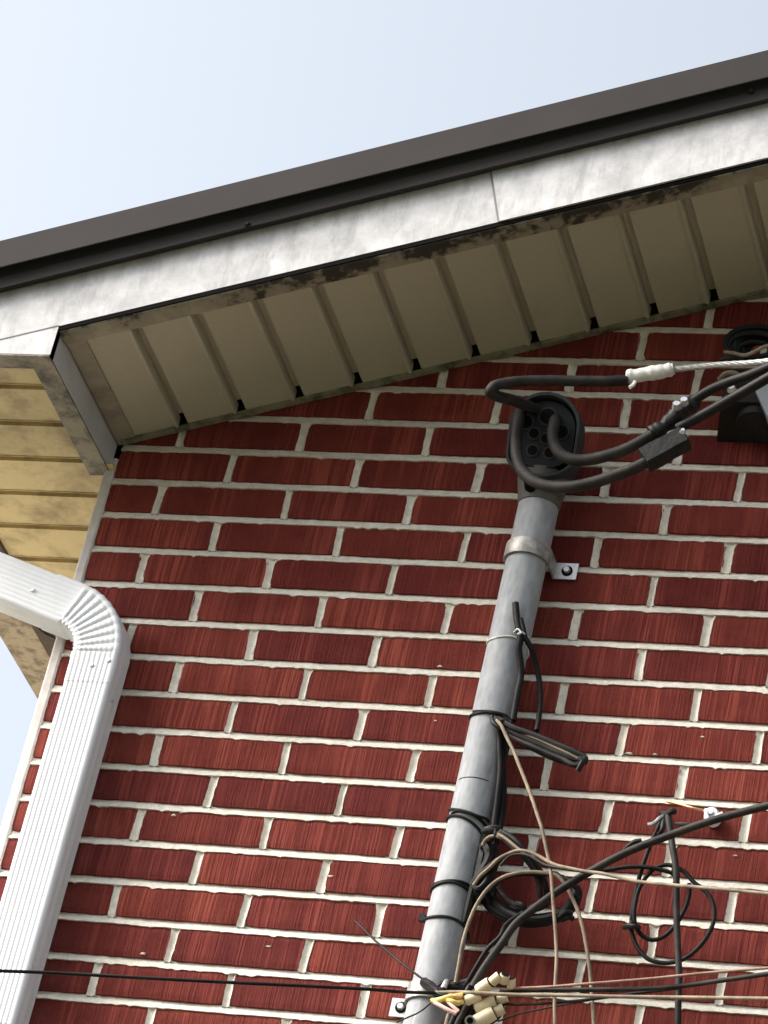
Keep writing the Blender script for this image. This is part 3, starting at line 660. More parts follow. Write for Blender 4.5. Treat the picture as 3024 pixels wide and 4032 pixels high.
# ------------------------------------------------------------------ cables below
WG = 'wires and cables tangled beside the mast'
# cut stubs and two slack black cables on the right of the mast
cable('cable_stub', [(0.6667,-0.0850,4.6290),(0.6729,-0.0860,4.6063),(0.6807,-0.0870,4.5838),(0.6872,-0.0860,4.5655),(0.6866,-0.0820,4.5502),(0.6907,-0.0760,4.5321),(0.6949,-0.0700,4.5104),(0.6960,-0.0700,4.4776),(0.6964,-0.0680,4.4497),(0.6973,-0.0680,4.4281)], .0054, BLACK, 'black cable along the mast edge, its cut end sticking up above the white tie', group=WG)
cable('cable_stub', [(0.6803,-0.0850,4.6006),(0.6878,-0.0860,4.5829),(0.6942,-0.0840,4.5671),(0.7036,-0.0750,4.5556),(0.7113,-0.0600,4.5359),(0.7193,-0.0500,4.5132),(0.7257,-0.0450,4.4837),(0.7308,-0.0500,4.4519),(0.7356,-0.0600,4.4173)], .0044, BLACK, 'slack black cable bowing away right of the mast below the white tie', group=WG)
# folded bundle
B = thing('cable_bundle', (0.6924,-0.0800,4.4145), 'folded flat bundle of black cable sticking out right of the mast, tied at its tip', 'cable bundle')
for i, p in enumerate(([(0.6800,-0.0850,4.4204),(0.7084,-0.0950,4.4011),(0.7440,-0.1000,4.3875),(0.7864,-0.1050,4.3695),(0.8213,-0.1080,4.3545),(0.8343,-0.1080,4.3472),(0.8342,-0.1080,4.3391)],
    [(0.6822,-0.0800,4.4199),(0.7083,-0.0900,4.3958),(0.7445,-0.0950,4.3791),(0.7804,-0.1000,4.3625),(0.8150,-0.1030,4.3489),(0.8308,-0.1050,4.3424),(0.8253,-0.1050,4.3378),(0.7954,-0.1000,4.3493),(0.7531,-0.0950,4.3672),(0.7163,-0.0880,4.3850),(0.6994,-0.0800,4.3976)],
    [(0.6995,-0.0750,4.4078),(0.7242,-0.0800,4.3849),(0.7550,-0.0880,4.3661),(0.7870,-0.0920,4.3517),(0.8145,-0.0950,4.3430),(0.8235,-0.0960,4.3395)],
    [(0.7008,-0.0900,4.4014),(0.7339,-0.0980,4.3880),(0.7803,-0.1040,4.3672),(0.8121,-0.1070,4.3523),(0.8279,-0.1080,4.3443)])):
    g = MB(); g.tube(p, (.0048, .0044, .0048, .0024)[i], 9); link('strand', g, (BLACK, BLACKW, BLACK, TAN)[i], B)
g = MB(); g.tube([(0.8268,-0.1130,4.3438),(0.8333,-0.1140,4.3383),(0.8309,-0.1120,4.3323),(0.8273,-0.1080,4.3253)], .0045, 8); link('tip_tie', g, TIE, B)
g = MB(); g.tube([(0.6681,-0.0830,4.4247),(0.6774,-0.0900,4.4076),(0.6848,-0.0900,4.4031),(0.6921,-0.0880,4.4024),(0.6970,-0.0820,4.4099),(0.6962,-0.0780,4.4209),(0.6843,-0.0830,4.4257)], .0040, 8); link('lashing', g, TIE, B)
g = MB(); g.tube([(0.6763,-0.0900,4.4185),(0.6843,-0.0940,4.4105),(0.6917,-0.0920,4.4146),(0.6987,-0.0860,4.4113)], .0034, 8); link('lashing', g, BLACKW, B)
# tan cable hanging from the bundle to below
cable('hanging_cable', [(0.6806,-0.0940,4.4127),(0.6900,-0.0980,4.4023),(0.7032,-0.1000,4.3813),(0.7201,-0.1050,4.3553),(0.7366,-0.1100,4.3258),(0.7544,-0.1150,4.2942),(0.7725,-0.1200,4.2606),(0.7880,-0.1250,4.2294),(0.7961,-0.1300,4.2137),(0.8095,-0.1320,4.1804),(0.8244,-0.1330,4.1407),(0.8372,-0.1330,4.0911),(0.8497,-0.1320,4.0424),(0.8585,-0.1300,4.0016),(0.8633,-0.1300,3.9668),(0.8684,-0.1300,3.9322),(0.8760,-0.1300,3.8946),(0.8938,-0.1200,3.8017),(0.9155,-0.1000,3.6788)], .0027, TAN, 'long pale tan cable hanging from the folded bundle down past the arched cable', group=WG)
# vertical black cables beside the mast, then the tangle
VG = 'black cables running down the right edge of the mast'
for k, (p, r, L) in enumerate((([(0.6803,-0.0750,4.4094),(0.6830,-0.0700,4.3955),(0.6873,-0.0680,4.3738),(0.6919,-0.0660,4.3534),(0.6952,-0.0640,4.3282),(0.6967,-0.0620,4.3042),(0.6984,-0.0600,4.2767),(0.6998,-0.0600,4.2530),(0.7007,-0.0620,4.2341)], .0054, 'black cable pressed against the mast between the second and third ties'),
    ([(0.6860,-0.0700,4.4079),(0.6903,-0.0620,4.3934),(0.6912,-0.0580,4.3787),(0.6908,-0.0550,4.3659),(0.6950,-0.0520,4.3412),(0.6998,-0.0500,4.3113),(0.7037,-0.0500,4.2828),(0.7080,-0.0550,4.2493),(0.7109,-0.0600,4.2348)], .0048, 'black cable just right of the one pressed against the mast, between its ties'),
    ([(0.6920,-0.0600,4.4106),(0.6912,-0.0500,4.3981),(0.6899,-0.0450,4.3875),(0.6896,-0.0450,4.3668),(0.6984,-0.0420,4.3231),(0.7065,-0.0450,4.2739),(0.7078,-0.0500,4.2449)], .0040, 'thin grey-black cable nearest the brick, outer one of those beside the mast'))):
    cable('side_cable', p, r, BLACK if k < 2 else BLACKW, L, group=VG)
T = thing('cable_knot', (0.7046,-0.0900,4.2248), 'knotted lump of black lashing right of the double tie, cables fanning out of it', 'cable knot')
for p, r, mt in (([(0.6965,-0.0900,4.2221),(0.7052,-0.0980,4.2214),(0.7150,-0.0980,4.2200),(0.7183,-0.0900,4.2279),(0.7150,-0.0900,4.2203),(0.7016,-0.0880,4.2184),(0.6964,-0.0860,4.2233)], .0052, TIE), ([(0.7004,-0.0950,4.2227),(0.7109,-0.1000,4.2238),(0.7177,-0.0980,4.2254)], .0042, BLACKW),
    ([(0.7169,-0.1000,4.2221),(0.7189,-0.1000,4.2097),(0.7186,-0.0900,4.2070),(0.7123,-0.0800,4.2079)], .0026, TIE), ([(0.6984,-0.0850,4.2020),(0.7029,-0.0920,4.2068),(0.7130,-0.0980,4.2104),(0.7251,-0.1000,4.2091),(0.7355,-0.1000,4.2047),(0.7445,-0.1000,4.1970)], .0028, TAN),
    ([(0.6909,-0.0700,4.2036),(0.6995,-0.0750,4.2140),(0.7102,-0.0800,4.2141),(0.7219,-0.0800,4.2128)], .005, BLACK)):
    g = MB(); g.tube(p, r, 9); link('loop', g, mt, T)
TG2 = thing('cable_tangle', (0.7028,-0.0700,4.1627), 'dark tangle of black cable between mast and coil, under the knot', 'cable tangle')
for p, r, mt in (([(0.6949,-0.0600,4.2305),(0.6908,-0.0550,4.2162),(0.6942,-0.0600,4.1948),(0.6941,-0.0600,4.1759),(0.6944,-0.0600,4.1551),(0.6912,-0.0550,4.1369),(0.6922,-0.0500,4.1210)], .0075, BLACK), ([(0.7004,-0.0500,4.2302),(0.6983,-0.0500,4.2111),(0.6986,-0.0500,4.1902),(0.6989,-0.0500,4.1693),(0.7015,-0.0500,4.1466),(0.7111,-0.0500,4.1266)], .0070, BLACK),
    ([(0.6972,-0.0700,4.2103),(0.7074,-0.0750,4.1936),(0.7085,-0.0800,4.1743),(0.7023,-0.0800,4.1572),(0.6964,-0.0750,4.1429),(0.6928,-0.0700,4.1267),(0.6904,-0.0650,4.1045),(0.6880,-0.0600,4.0823)], .0052, BLACK), ([(0.6949,-0.0850,4.1332),(0.7016,-0.0900,4.1433),(0.7125,-0.0950,4.1518),(0.7218,-0.1000,4.1580),(0.7310,-0.1000,4.1690)], .0040, BLACKW),
    ([(0.7007,-0.0450,4.2225),(0.7094,-0.0450,4.1979),(0.7077,-0.0450,4.1769),(0.7061,-0.0450,4.1559)], .0050, BLACK), ([(0.6982,-0.0880,4.1297),(0.7071,-0.0900,4.1252),(0.7148,-0.0900,4.1340),(0.7195,-0.0900,4.1488),(0.7227,-0.0900,4.1615),(0.7299,-0.0950,4.1738)], .0034, TIE),
    ([(0.6998,-0.0800,4.1218),(0.7088,-0.0800,4.1246),(0.7154,-0.0800,4.1292),(0.7233,-0.0800,4.1278)], .0055, BLACK)):
    g = MB(); g.tube(p, r * 1.35, 9); link('strand', g, mt, TG2)
# three short cables fanning out of the knot and down into the coil
FG = 'short cables from the knot into the coil'
cable('fan_cable', [(0.7230,-0.1000,4.2153),(0.7366,-0.1040,4.2036),(0.7506,-0.1060,4.1920),(0.7641,-0.1060,4.1806),(0.7757,-0.1000,4.1724),(0.7871,-0.0900,4.1602),(0.7942,-0.0850,4.1470),(0.7992,-0.0800,4.1295),(0.8014,-0.0700,4.1167)], .0045, BLACKW, 'lower cable fanning from the knot and dropping into the black coil', group=FG)
cable('fan_cable', [(0.7252,-0.1000,4.2185),(0.7430,-0.1040,4.2092),(0.7614,-0.1060,4.1949),(0.7760,-0.1000,4.1807),(0.7896,-0.0920,4.1696),(0.7992,-0.0850,4.1556),(0.8070,-0.0800,4.1383),(0.8086,-0.0700,4.1234)], .0045, BLACK, 'upper black cable fanning from the knot and dropping into the black coil', group=FG)
cable('fan_cable', [(0.7257,-0.1100,4.2077),(0.7367,-0.1120,4.2022),(0.7503,-0.1140,4.1927),(0.7641,-0.1160,4.1822),(0.7755,-0.1180,4.1737)], .0024, TAN, 'short pale cable lying along the fan from the knot', group=FG)
# arched cables
cable('arched_cable', [(0.7018,-0.1000,4.1255),(0.7114,-0.1050,4.1400),(0.7236,-0.1100,4.1505),(0.7355,-0.1150,4.1631),(0.7502,-0.1200,4.1707),(0.7653,-0.1240,4.1752),(0.7835,-0.1280,4.1728),(0.8002,-0.1300,4.1657),(0.8162,-0.1350,4.1559),(0.8299,-0.1400,4.1481),(0.8521,-0.1500,4.1391),(0.8835,-0.1600,4.1298),(0.9133,-0.1700,4.1227),(0.9659,-0.1900,4.1039),(1.0232,-0.2100,4.0910),(1.0947,-0.2400,4.0741),(1.1858,-0.2800,4.0509),(1.3042,-0.3400,4.0152),(1.5037,-0.4500,3.9500),(1.7504,-0.6000,3.8656)], .0027, TAN, 'pale tan wire arching off the mast, then right across the thick black cable', 'wire', WG)
cable('arched_cable', [(0.7412,-0.1150,4.1532),(0.7545,-0.1200,4.1679),(0.7700,-0.1240,4.1699),(0.7867,-0.1280,4.1659),(0.7997,-0.1300,4.1585),(0.8157,-0.1350,4.1487),(0.8306,-0.1400,4.1440),(0.8564,-0.1500,4.1360),(0.8837,-0.1600,4.1288)], .0022, BLACKW, 'short dark wire lying under the arch of the pale tan wire', 'wire', WG)
cable('arched_cable', [(0.7097,-0.1100,3.9594),(0.7088,-0.1100,3.9887),(0.7075,-0.1100,4.0187),(0.7101,-0.1100,4.0573),(0.7179,-0.1100,4.0936),(0.7298,-0.1100,4.1191),(0.7470,-0.1100,4.1368),(0.7679,-0.1100,4.1456),(0.7897,-0.1100,4.1493),(0.8110,-0.1120,4.1478),(0.8289,-0.1140,4.1439),(0.8428,-0.1160,4.1316),(0.8610,-0.1180,4.1055),(0.8750,-0.1200,4.0812),(0.8877,-0.1200,4.0521),(0.8972,-0.1200,4.0249),(0.9054,-0.1200,3.9997),(0.9171,-0.1200,3.9554),(0.9289,-0.1200,3.9078),(0.9505,-0.1100,3.8118),(0.9775,-0.1000,3.6849)], .0028, TAN, 'tan cable arching up from the mast foot over the black coil and down again', group=WG)
cable('arched_cable', [(0.7263,-0.0950,4.1198),(0.7361,-0.0950,4.1370),(0.7528,-0.0950,4.1486),(0.7744,-0.0950,4.1533),(0.8006,-0.0950,4.1539),(0.8207,-0.0950,4.1569),(0.8357,-0.0950,4.1467),(0.8445,-0.0900,4.1440),(0.8546,-0.0850,4.1393),(0.8594,-0.0800,4.1280)], .0036, BLACK, 'black cable following just under the tan arch, ending at the black coil', group=WG)
# black coil behind
K = thing('cable_coil', (0.7840,-0.0600,4.1331), 'loose coil of black cable behind the thick sloping cable, right of the mast', 'cable coil')
def coil_pts(cx, cy, w_, h_, a0, a1, n, Y, wob=0.0, ph=0.0): return [(cx, cy, w_, h_)]
for j, p in enumerate(([(0.7040,-0.0500,4.1530),(0.7070,-0.0550,4.1339),(0.7211,-0.0600,4.1158),(0.7400,-0.0650,4.1023),(0.7658,-0.0700,4.0914),(0.7927,-0.0700,4.0884),(0.8181,-0.0700,4.0925),(0.8352,-0.0700,4.1009),(0.8475,-0.0680,4.1132),(0.8532,-0.0660,4.1311),(0.8499,-0.0620,4.1494),(0.8351,-0.0600,4.1617)],
    [(0.7193,-0.0600,4.1446),(0.7241,-0.0650,4.1257),(0.7401,-0.0700,4.1078),(0.7626,-0.0750,4.0945),(0.7913,-0.0800,4.0870),(0.8186,-0.0800,4.0912),(0.8398,-0.0780,4.1052),(0.8467,-0.0740,4.1242),(0.8499,-0.0700,4.1430),(0.8413,-0.0660,4.1548),(0.8206,-0.0600,4.1689)],
    [(0.7281,-0.0600,4.1432),(0.7421,-0.0700,4.1264),(0.7578,-0.0780,4.1130),(0.7729,-0.0800,4.1049),(0.7885,-0.0800,4.1021),(0.8027,-0.0800,4.1063),(0.8124,-0.0750,4.1189)],
    [(0.7112,-0.0500,4.1453),(0.7258,-0.0550,4.1251),(0.7445,-0.0600,4.1125),(0.7664,-0.0650,4.1023),(0.7913,-0.0700,4.0954),(0.8113,-0.0700,4.0990),(0.8323,-0.0700,4.1068),(0.8433,-0.0700,4.1179)],
    [(0.6986,-0.0450,4.1554),(0.7043,-0.0500,4.1323),(0.7252,-0.0550,4.1085),(0.7519,-0.0600,4.0936),(0.7868,-0.0600,4.0882),(0.8156,-0.0600,4.0946),(0.8363,-0.0600,4.1044)])):
    g = MB(); g.tube(p, (.0056, .0056, .0048, .0052, .0056)[j], 9); link('turn', g, BLACKW if j == 2 else BLACK, K)
for p in ([(0.7694,-0.0900,4.1054),(0.7808,-0.0950,4.1005),(0.7842,-0.0900,4.0963),(0.7805,-0.0850,4.0906)], [(0.8349,-0.0800,4.0935),(0.8441,-0.0850,4.0997),(0.8540,-0.0800,4.1011)], [(0.8380,-0.0750,4.0914),(0.8514,-0.0800,4.0948),(0.8542,-0.0750,4.0947)]):
    g = MB(); g.tube(p, .0042, 8); link('tie', g, TIE, K)
# thick black cable
cable('thick_cable', [(0.7399,-0.1200,3.9498),(0.7512,-0.1200,3.9816),(0.7711,-0.1220,4.0242),(0.7859,-0.1260,4.0530),(0.8080,-0.1280,4.0778),(0.8418,-0.1300,4.1111),(0.8876,-0.1400,4.1417),(0.9340,-0.1500,4.1686),(0.9977,-0.1650,4.1938),(1.0616,-0.1800,4.2153),(1.1449,-0.2000,4.2351),(1.2903,-0.2600,4.2535),(1.5502,-0.4000,4.2551),(1.8556,-0.6000,4.2181)], .0060, BLACKW, 'thickest black cable sloping up from the mast foot to the upper right', group=WG)
cable('slim_cable', [(0.7232,-0.1000,3.9637),(0.7329,-0.1000,3.9945),(0.7440,-0.1000,4.0235),(0.7585,-0.1000,4.0449),(0.7597,-0.0900,4.0679),(0.7830,-0.0850,4.0969),(0.8058,-0.0850,4.1150),(0.8216,-0.0850,4.1306),(0.8474,-0.0900,4.1483),(0.8721,-0.0900,4.1666),(0.8994,-0.0900,4.1722),(0.9195,-0.0900,4.1776),(0.9433,-0.0900,4.1805),(0.9612,-0.0900,4.1801),(0.9755,-0.0880,4.1790),(0.9915,-0.0850,4.1765),(1.0022,-0.0800,4.1747)], .0034, BLACK, 'slim black cable running under the thick sloping cable and on to the hanging loop', group=WG)
cable('slim_cable', [(0.9171,-0.1100,4.1857),(0.9286,-0.1200,4.1954),(0.9397,-0.1250,4.2023),(0.9490,-0.1250,4.2048)], .0040, BLACK, 'short black tail poking up above the thick sloping cable', group=WG)
# loop at the right
LP = [(0.9678,-0.1000,4.2618),(0.9612,-0.0950,4.2424),(0.9541,-0.0900,4.2212),(0.9480,-0.0850,4.1948),(0.9437,-0.0800,4.1721),(0.9418,-0.0780,4.1480),(0.9407,-0.0750,4.1246),(0.9414,-0.0720,4.1015),(0.9467,-0.0700,4.0783),(0.9604,-0.0700,4.0548),(0.9798,-0.0700,4.0398),(0.9994,-0.0700,4.0370),(1.0185,-0.0720,4.0393),(1.0338,-0.0750,4.0460),(1.0492,-0.0780,4.0613),(1.0605,-0.0800,4.0821),(1.0652,-0.0800,4.1070),(1.0618,-0.0800,4.1279),(1.0517,-0.0800,4.1465),(1.0386,-0.0800,4.1579),(1.0261,-0.0800,4.1659),(1.0095,-0.0820,4.1813),(0.9962,-0.0850,4.1867),(0.9829,-0.0850,4.1893),(0.9677,-0.0850,4.1837),(0.9555,-0.0840,4.1690),(0.9465,-0.0800,4.1508),(0.9440,-0.0780,4.1304),(0.9447,-0.0760,4.1102),(0.9496,-0.0720,4.0915),(0.9596,-0.0680,4.0804),(0.9747,-0.0660,4.0747),(0.9882,-0.0650,4.0790),(1.0017,-0.0650,4.0941),(1.0114,-0.0660,4.1138),(1.0174,-0.0680,4.1326),(1.0192,-0.0700,4.1530),(1.0172,-0.0720,4.1678)]
cable('looped_cable', LP, .0034, BLACK, 'thin black cable hanging in two round loops over the brick near the right edge', group=WG, sub_=5)
g = MB(); g.tube([(0.9327,-0.0700,4.0895),(0.9428,-0.0850,4.0849),(0.9525,-0.0880,4.0832),(0.9555,-0.0750,4.0886)], .004, 8); g.tube([(0.9443,-0.0800,4.0798),(0.9445,-0.0820,4.0902),(0.9459,-0.0800,4.0940)], .003, 8)
o = link('loop_tie', g, TIE, None, True, 40, (0.9463,-0.0800,4.0870)); tag(o, 'small black tie with a cut tail on the left side of the round loops', 'cable tie')
cable('upright_cable', [(0.9750,-0.1050,4.2658),(0.9798,-0.1080,4.2472),(0.9869,-0.1120,4.2257),(0.9949,-0.1180,4.2013),(1.0028,-0.1200,4.1776),(1.0086,-0.1200,4.1550),(1.0127,-0.1200,4.1305),(1.0173,-0.1200,4.1028),(1.0233,-0.1200,4.0718),(1.0297,-0.1200,4.0410),(1.0356,-0.1200,4.0122),(1.0408,-0.1200,3.9834),(1.0450,-0.1200,3.9531),(1.0505,-0.1200,3.9176),(1.0594,-0.1100,3.8582),(1.0739,-0.1000,3.7650)], .0050, BLACKW, 'stout upright black cable hanging down across the round loops', group=WG)
HK = thing('wall_hook', (0.9603,-0.0500,4.2953), 'small metal hook with a pale bent tail at the top of the upright cable', 'hook')
g = MB(); g.tube([(0.9348,0.0000,4.3239),(0.9585,-0.0600,4.2876),(0.9783,-0.1100,4.2632),(0.9854,-0.1150,4.2645),(0.9848,-0.1100,4.2628)], .0045, 8); link('hook_arm', g, BLACKW, HK)
g = MB(); g.tube([(0.9686,-0.1000,4.2619),(0.9641,-0.1050,4.2551),(0.9596,-0.1080,4.2467),(0.9552,-0.1100,4.2416),(0.9495,-0.1100,4.2400)], .0032, 8); link('tail', g, ALU, HK)
g = MB(); g.tube([(0.9657,-0.1000,4.2309),(0.9707,-0.1050,4.2356),(0.9708,-0.1050,4.2447),(0.9692,-0.1000,4.2583)], .0040, 8); link('lashing', g, TIE, HK)
# white wall knob and copper wire
WK = thing('insulator', (1.0135,0.0000,4.3276), 'small white knob on the wall above the thick sloping cable', 'insulator')
kp = Vector((1.0181,-0.0200,4.3156))
g = MB(); g.cyl((kp.x, -.002, kp.z - .002), (0, -1, 0), .012, .010, 20, .0135); g.cyl((kp.x, -.012, kp.z - .002), (0, -1, 0), .0135, .014, 20, .0100); link('knob', g, WHITE, WK)
g = MB(); g.cyl((kp.x, -.0262, kp.z - .002), (0, -1, 0), .0045, .003, 6, .004); link('nail', g, ZINC, WK)
g = MB(); g.tube([(1.0083,-0.0200,4.3204),(1.0157,-0.0400,4.3012),(1.0297,-0.0800,4.2722),(1.0469,-0.1200,4.2488),(1.0562,-0.1300,4.2510),(1.0634,-0.1300,4.2560)], .0034, 8); link('clip', g, WHITE, WK)
cable('copper_wire', [(0.9471,-0.0200,4.3318),(0.9635,-0.0300,4.3235),(0.9798,-0.0400,4.3152),(0.9965,-0.0450,4.3089),(1.0103,-0.0400,4.3091)], .0020, COPPER, 'short bright copper wire stub left of the white knob', 'wire')
g = MB(); g.tube([(1.0046,-0.1600,4.2177),(1.0187,-0.1650,4.2150),(1.0283,-0.1650,4.2148)], .003, 8); g2 = None
o = link('wire_scrap', g, BLACKW, None, True, 40, (1.0174,-0.1600,4.2177)); tag(o, 'short dark wire scrap lying on top of the thick sloping cable', 'wire')
# wires crossing the picture at the bottom
cable('crossing_wire', [(-2.0568,-3.2000,2.2956),(-1.3398,-1.5000,3.1712),(-0.3989,-0.7500,3.5836),(-0.1314,-0.5500,3.6929),(0.1154,-0.3500,3.8044),(0.1577,-0.3200,3.8215),(0.3092,-0.2800,3.8455),(0.4088,-0.2500,3.8631),(0.5379,-0.2000,3.8923),(0.6123,-0.1600,3.9140),(0.6376,-0.1400,3.9235),(0.6729,-0.1300,3.9300),(0.6879,-0.1200,3.9360)], .0026, BLACK, 'thin black wire crossing the downspout from the left edge to the mast foot', 'wire', WG)
cable('crossing_wire', [(0.6860,-0.1200,3.9363),(0.7149,-0.1250,3.9370),(0.7563,-0.1400,3.9316),(0.7944,-0.1450,3.9303),(0.8231,-0.1500,3.9290),(0.8818,-0.1600,3.9284),(0.9824,-0.1800,3.9243),(1.0812,-0.2000,3.9212),(1.2010,-0.2400,3.9093),(1.4130,-0.3400,3.8717),(1.7204,-0.5000,3.8133)], .0028, TAN, 'pale wire running right from the mast foot, lowest long one at the bottom', 'wire', WG)
cable('crossing_wire', [(0.7973,-0.1300,3.9471),(0.8575,-0.1400,3.9499),(0.9074,-0.1500,3.9531),(1.0035,-0.1600,3.9644),(1.1007,-0.1800,3.9726),(1.1844,-0.2000,3.9763),(1.3923,-0.2800,3.9703),(1.7041,-0.4500,3.9354)], .0021, m_cable('faded_red_sheath', (.22, .12, .09), (.34, .22, .17)), 'faded reddish wire rising gently to the right from the cream connectors', 'wire', WG)
cable('crossing_wire', [(0.7819,-0.1200,3.9474),(0.8554,-0.1300,3.9500),(0.9220,-0.1400,3.9508),(0.9878,-0.1500,3.9523),(1.0524,-0.1600,3.9571),(1.1182,-0.1800,3.9616),(1.1858,-0.2000,3.9672),(1.3958,-0.3000,3.9634),(1.7062,-0.4800,3.9387)], .0036, BLACKW, 'dark wire below the faded reddish one, bending up to the right edge', 'wire', WG)
cable('crossing_wire', [(0.7861,-0.1100,3.9311),(0.8405,-0.1200,3.9314),(0.8846,-0.1200,3.9387),(0.9311,-0.1300,3.9428),(0.9848,-0.1350,3.9528),(1.0477,-0.1400,3.9639)], .0022, BLACKW, 'short thin wire joining the dark bending wire from the mast foot', 'wire', WG)
cable('crossing_wire', [(0.7755,-0.0800,3.9180),(0.8086,-0.0900,3.9281),(0.8516,-0.1000,3.9362),(0.8979,-0.1000,3.9500),(0.9303,-0.1050,3.9555)], .0014, BLACKW, 'very thin wire near the bottom edge under the cream connectors', 'wire', WG)
cable('loose_wire', [(0.5193,-0.0600,4.0726),(0.5369,-0.0700,4.0563),(0.5637,-0.0800,4.0326),(0.5896,-0.0900,4.0121),(0.6153,-0.1000,3.9918),(0.6426,-0.1100,3.9717),(0.6638,-0.1150,3.9569),(0.6852,-0.1200,3.9402)], .0018, BLACK, 'thin black wire end sticking up to the left of the mast foot', 'wire', WG)
cable('loose_wire', [(0.6286,-0.0900,3.8990),(0.6453,-0.1000,3.9023),(0.6586,-0.1000,3.9104),(0.6714,-0.1100,3.9143),(0.6865,-0.1200,3.9244)], .0012, BLACK, 'hair thin wire crossing the mast below its lower strap', 'wire', WG)
# knot of clamps on the mast foot
MF = thing('cable_knot', (0.6836,-0.1000,3.9523), 'dark knot of lashing at the mast foot where many wires meet', 'cable knot')
for p, r, mt in (([(0.6542,-0.0850,3.9686),(0.6717,-0.1000,3.9553),(0.6903,-0.1100,3.9398),(0.6942,-0.1000,3.9552),(0.7085,-0.1000,3.9584),(0.7235,-0.1000,3.9577)], .0075, BLACK), ([(0.6774,-0.1000,3.9458),(0.6864,-0.1000,3.9566),(0.6991,-0.0950,3.9622),(0.7121,-0.0900,3.9659),(0.7242,-0.0900,3.9709)], .0080, BLACK),
    ([(0.6694,-0.1050,3.9545),(0.6835,-0.1150,3.9426),(0.6959,-0.1200,3.9332),(0.7073,-0.1200,3.9321)], .0050, TIE), ([(0.6940,-0.1100,3.9491),(0.6954,-0.1100,3.9562),(0.6948,-0.1050,3.9627)], .0045, ALU), ([(0.7271,-0.1150,3.9384),(0.7325,-0.1200,3.9402),(0.7346,-0.1200,3.9483),(0.7349,-0.1150,3.9549)], .0045, BLACK)):
    g = MB(); g.tube(p, r, 9); link('lashing', g, mt, MF)
CG = 'cream plastic connectors hanging in a bunch at the mast foot'
for k, (p, r, L) in enumerate((([(0.7521,-0.1300,3.9388),(0.7718,-0.1400,3.9495)], .0130, 'thickest cream connector lying on the pale wire, pointing up to the right'),
    ([(0.7741,-0.1450,3.9465),(0.7863,-0.1500,3.9573)], .0100, 'cream connector at the upper end of the thickest one'),
    ([(0.7889,-0.1400,3.9503),(0.7940,-0.1500,3.9592)], .0100, 'middle cream connector of the three at the top of the bunch'),
    ([(0.8009,-0.1300,3.9479),(0.8011,-0.1400,3.9582)], .0085, 'rightmost cream connector, short and upright'),
    ([(0.7360,-0.1300,3.9214),(0.7578,-0.1300,3.9331)], .0105, 'cream connector left of the others just under the pale wire'),
    ([(0.7497,-0.1200,3.9159),(0.7785,-0.1200,3.9307)], .0125, 'long yellowed connector below the pale wire'),
    ([(0.7538,-0.1200,3.8923),(0.7793,-0.1200,3.9117)], .0150, 'lowest and widest yellowed connector at the bottom edge'),
    ([(0.7789,-0.1150,3.9142),(0.7910,-0.1150,3.9227)], .0110, 'grey cream connector with a black hole, near the bottom right of the bunch'),
    ([(0.7791,-0.1150,3.9340),(0.7945,-0.1150,3.9402)], .0095, 'grey cream connector with a black hole, right of the long yellowed one'))):
    E = thing('wire_connector', p[0], L, 'wire connector', CG)
    a_, b2 = Vector(p[0]), Vector(p[1]); d = (b2 - a_); L_ = d.length; g = MB()
    g.tube([a_ + d*t for t in (0, .06, .12, .5, .88, .9, 1)], (lambda t, r=r*.74: r * (.62 if t < .01 else .92 if t < .2 else 1.0 if t < .8 else .94)), 16, False); link('sleeve', g, CREAM, E, True, 40)
    g = MB(); e_ = b2 + d.normalized() * .0006
    g.tube([b2 - d*.02, e_], r * .62, 14, False); link('bore', g, DARK, E)
for p, mt, r, L in (([(0.6903,-0.1400,3.9130),(0.6977,-0.1420,3.9132),(0.7048,-0.1440,3.9146),(0.7136,-0.1450,3.9179),(0.7229,-0.1400,3.9231),(0.7322,-0.1350,3.9284)], YEL, .0042, 'yellow jacketed wire end at the mast foot, uppermost of the bared ends'), ([(0.7145,-0.1450,3.9137),(0.7241,-0.1450,3.9115),(0.7296,-0.1400,3.9126),(0.7342,-0.1350,3.9187)], YEL, .0040, 'short yellow wire end tucked left of the cream connectors'),
    ([(0.6958,-0.1450,3.9090),(0.7079,-0.1470,3.9029),(0.7206,-0.1470,3.8972),(0.7323,-0.1450,3.8938)], PINK, .0030, 'long pink wire end slanting down across the mast foot'), ([(0.7175,-0.1450,3.9103),(0.7259,-0.1460,3.9037),(0.7350,-0.1450,3.8977)], PINK, .0026, 'short pink wire end beside the long pink one'), ([(0.7148,-0.1400,3.9231),(0.7247,-0.1420,3.9223),(0.7335,-0.1400,3.9222)], COPPER, .0036, 'bare copper wire end above the yellow ones')):
    cable('bared_wire', p, r, mt, L, 'wire', 'bared wire ends at the mast foot')
BC = 'black cables dropping out of sight at the mast foot'
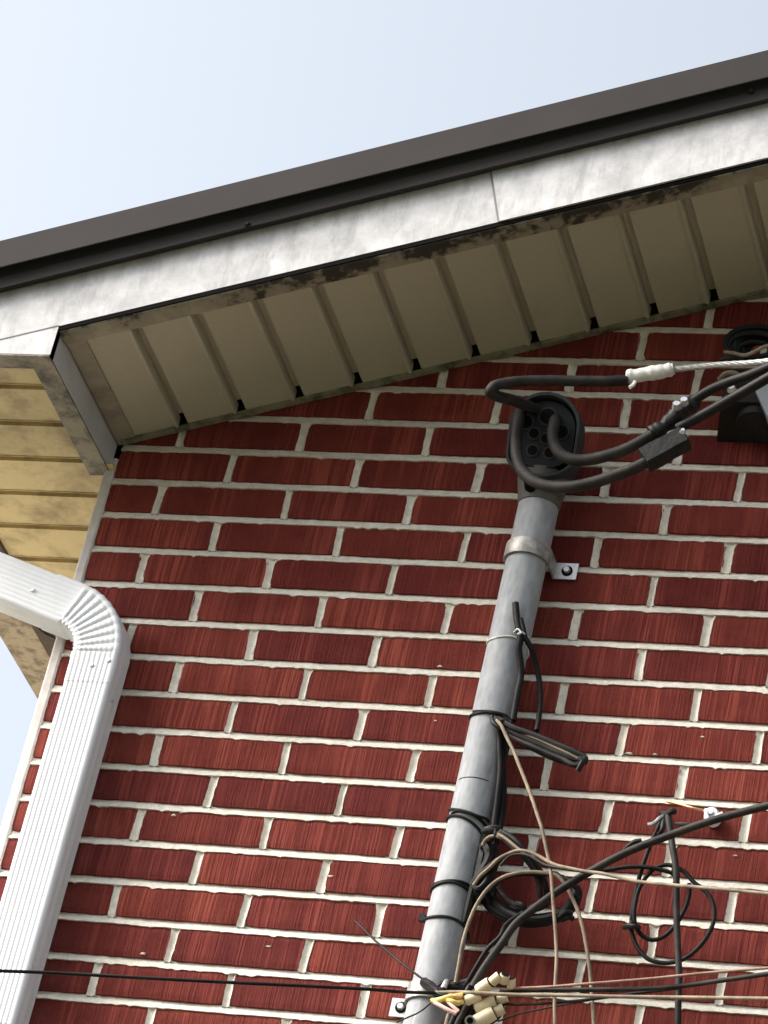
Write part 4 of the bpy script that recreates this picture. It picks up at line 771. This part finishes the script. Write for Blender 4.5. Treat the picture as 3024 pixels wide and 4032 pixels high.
for p, r, mt, L in (([(0.7298,-0.1000,3.9585),(0.7286,-0.1100,3.9409),(0.7237,-0.1100,3.9305),(0.7210,-0.1100,3.9155),(0.7189,-0.1100,3.9029),(0.7168,-0.1100,3.8904),(0.7114,-0.1000,3.8655),(0.7088,-0.0900,3.8214)], .0050, BLACK, 'leftmost black cable dropping beside the mast foot'), ([(0.7370,-0.1150,3.9279),(0.7353,-0.1150,3.9191),(0.7310,-0.1100,3.9114),(0.7273,-0.1100,3.9012),(0.7250,-0.1100,3.8899),(0.7227,-0.1000,3.8665),(0.7246,-0.0900,3.8228)], .0046, BLACKW, 'second black cable dropping beside the mast foot, slightly paler'),
    ([(0.7424,-0.1000,3.9298),(0.7410,-0.1050,3.9197),(0.7383,-0.1050,3.9096),(0.7323,-0.1000,3.8993),(0.7363,-0.1000,3.8677),(0.7404,-0.0900,3.8243)], .0060, BLACK, 'thick black cable dropping behind the cream connectors'), ([(0.7075,-0.1000,3.9132),(0.7070,-0.1000,3.9045),(0.7072,-0.1000,3.8946),(0.7047,-0.0900,3.8699),(0.7049,-0.0850,3.8235)], .0042, TAN, 'grey tan cable dropping right along the mast foot'),
    ([(0.7788,-0.1000,3.9329),(0.7836,-0.1050,3.9259),(0.7785,-0.1000,3.9169),(0.7699,-0.1000,3.9075),(0.7582,-0.1000,3.8967),(0.7536,-0.0900,3.8620)], .0060, BLACK, 'black cable curling behind the lowest yellowed connector')):
    cable('dropping_cable', p, r, mt, L, group=BC)
CB = thing('cable_end', (0.7499,-0.1300,3.8919), 'pale round cable end at the very bottom among the black cables', 'cable end')
g = MB(); g.cyl((0.7499,-0.1300,3.8919), (.2, -1, -.6), .0075, .004, 16); link('rim', g, ALU, CB); g = MB(); g.cyl((0.7510,-0.1335,3.8903), (.2, -1, -.6), .0048, .0014, 14); link('core', g, DARK, CB)
# thin wire caught behind the downspout elbow
cable('loose_wire', [(-0.1946,-0.0200,4.6200),(-0.2170,0.0500,4.6510),(-0.2491,0.1500,4.7003),(-0.2542,0.2000,4.7133),(-0.2479,0.2200,4.7152),(-0.2309,0.2200,4.7088)], .0022, BROWNB, 'thin dark wire behind the downspout elbow under the eave', 'wire')
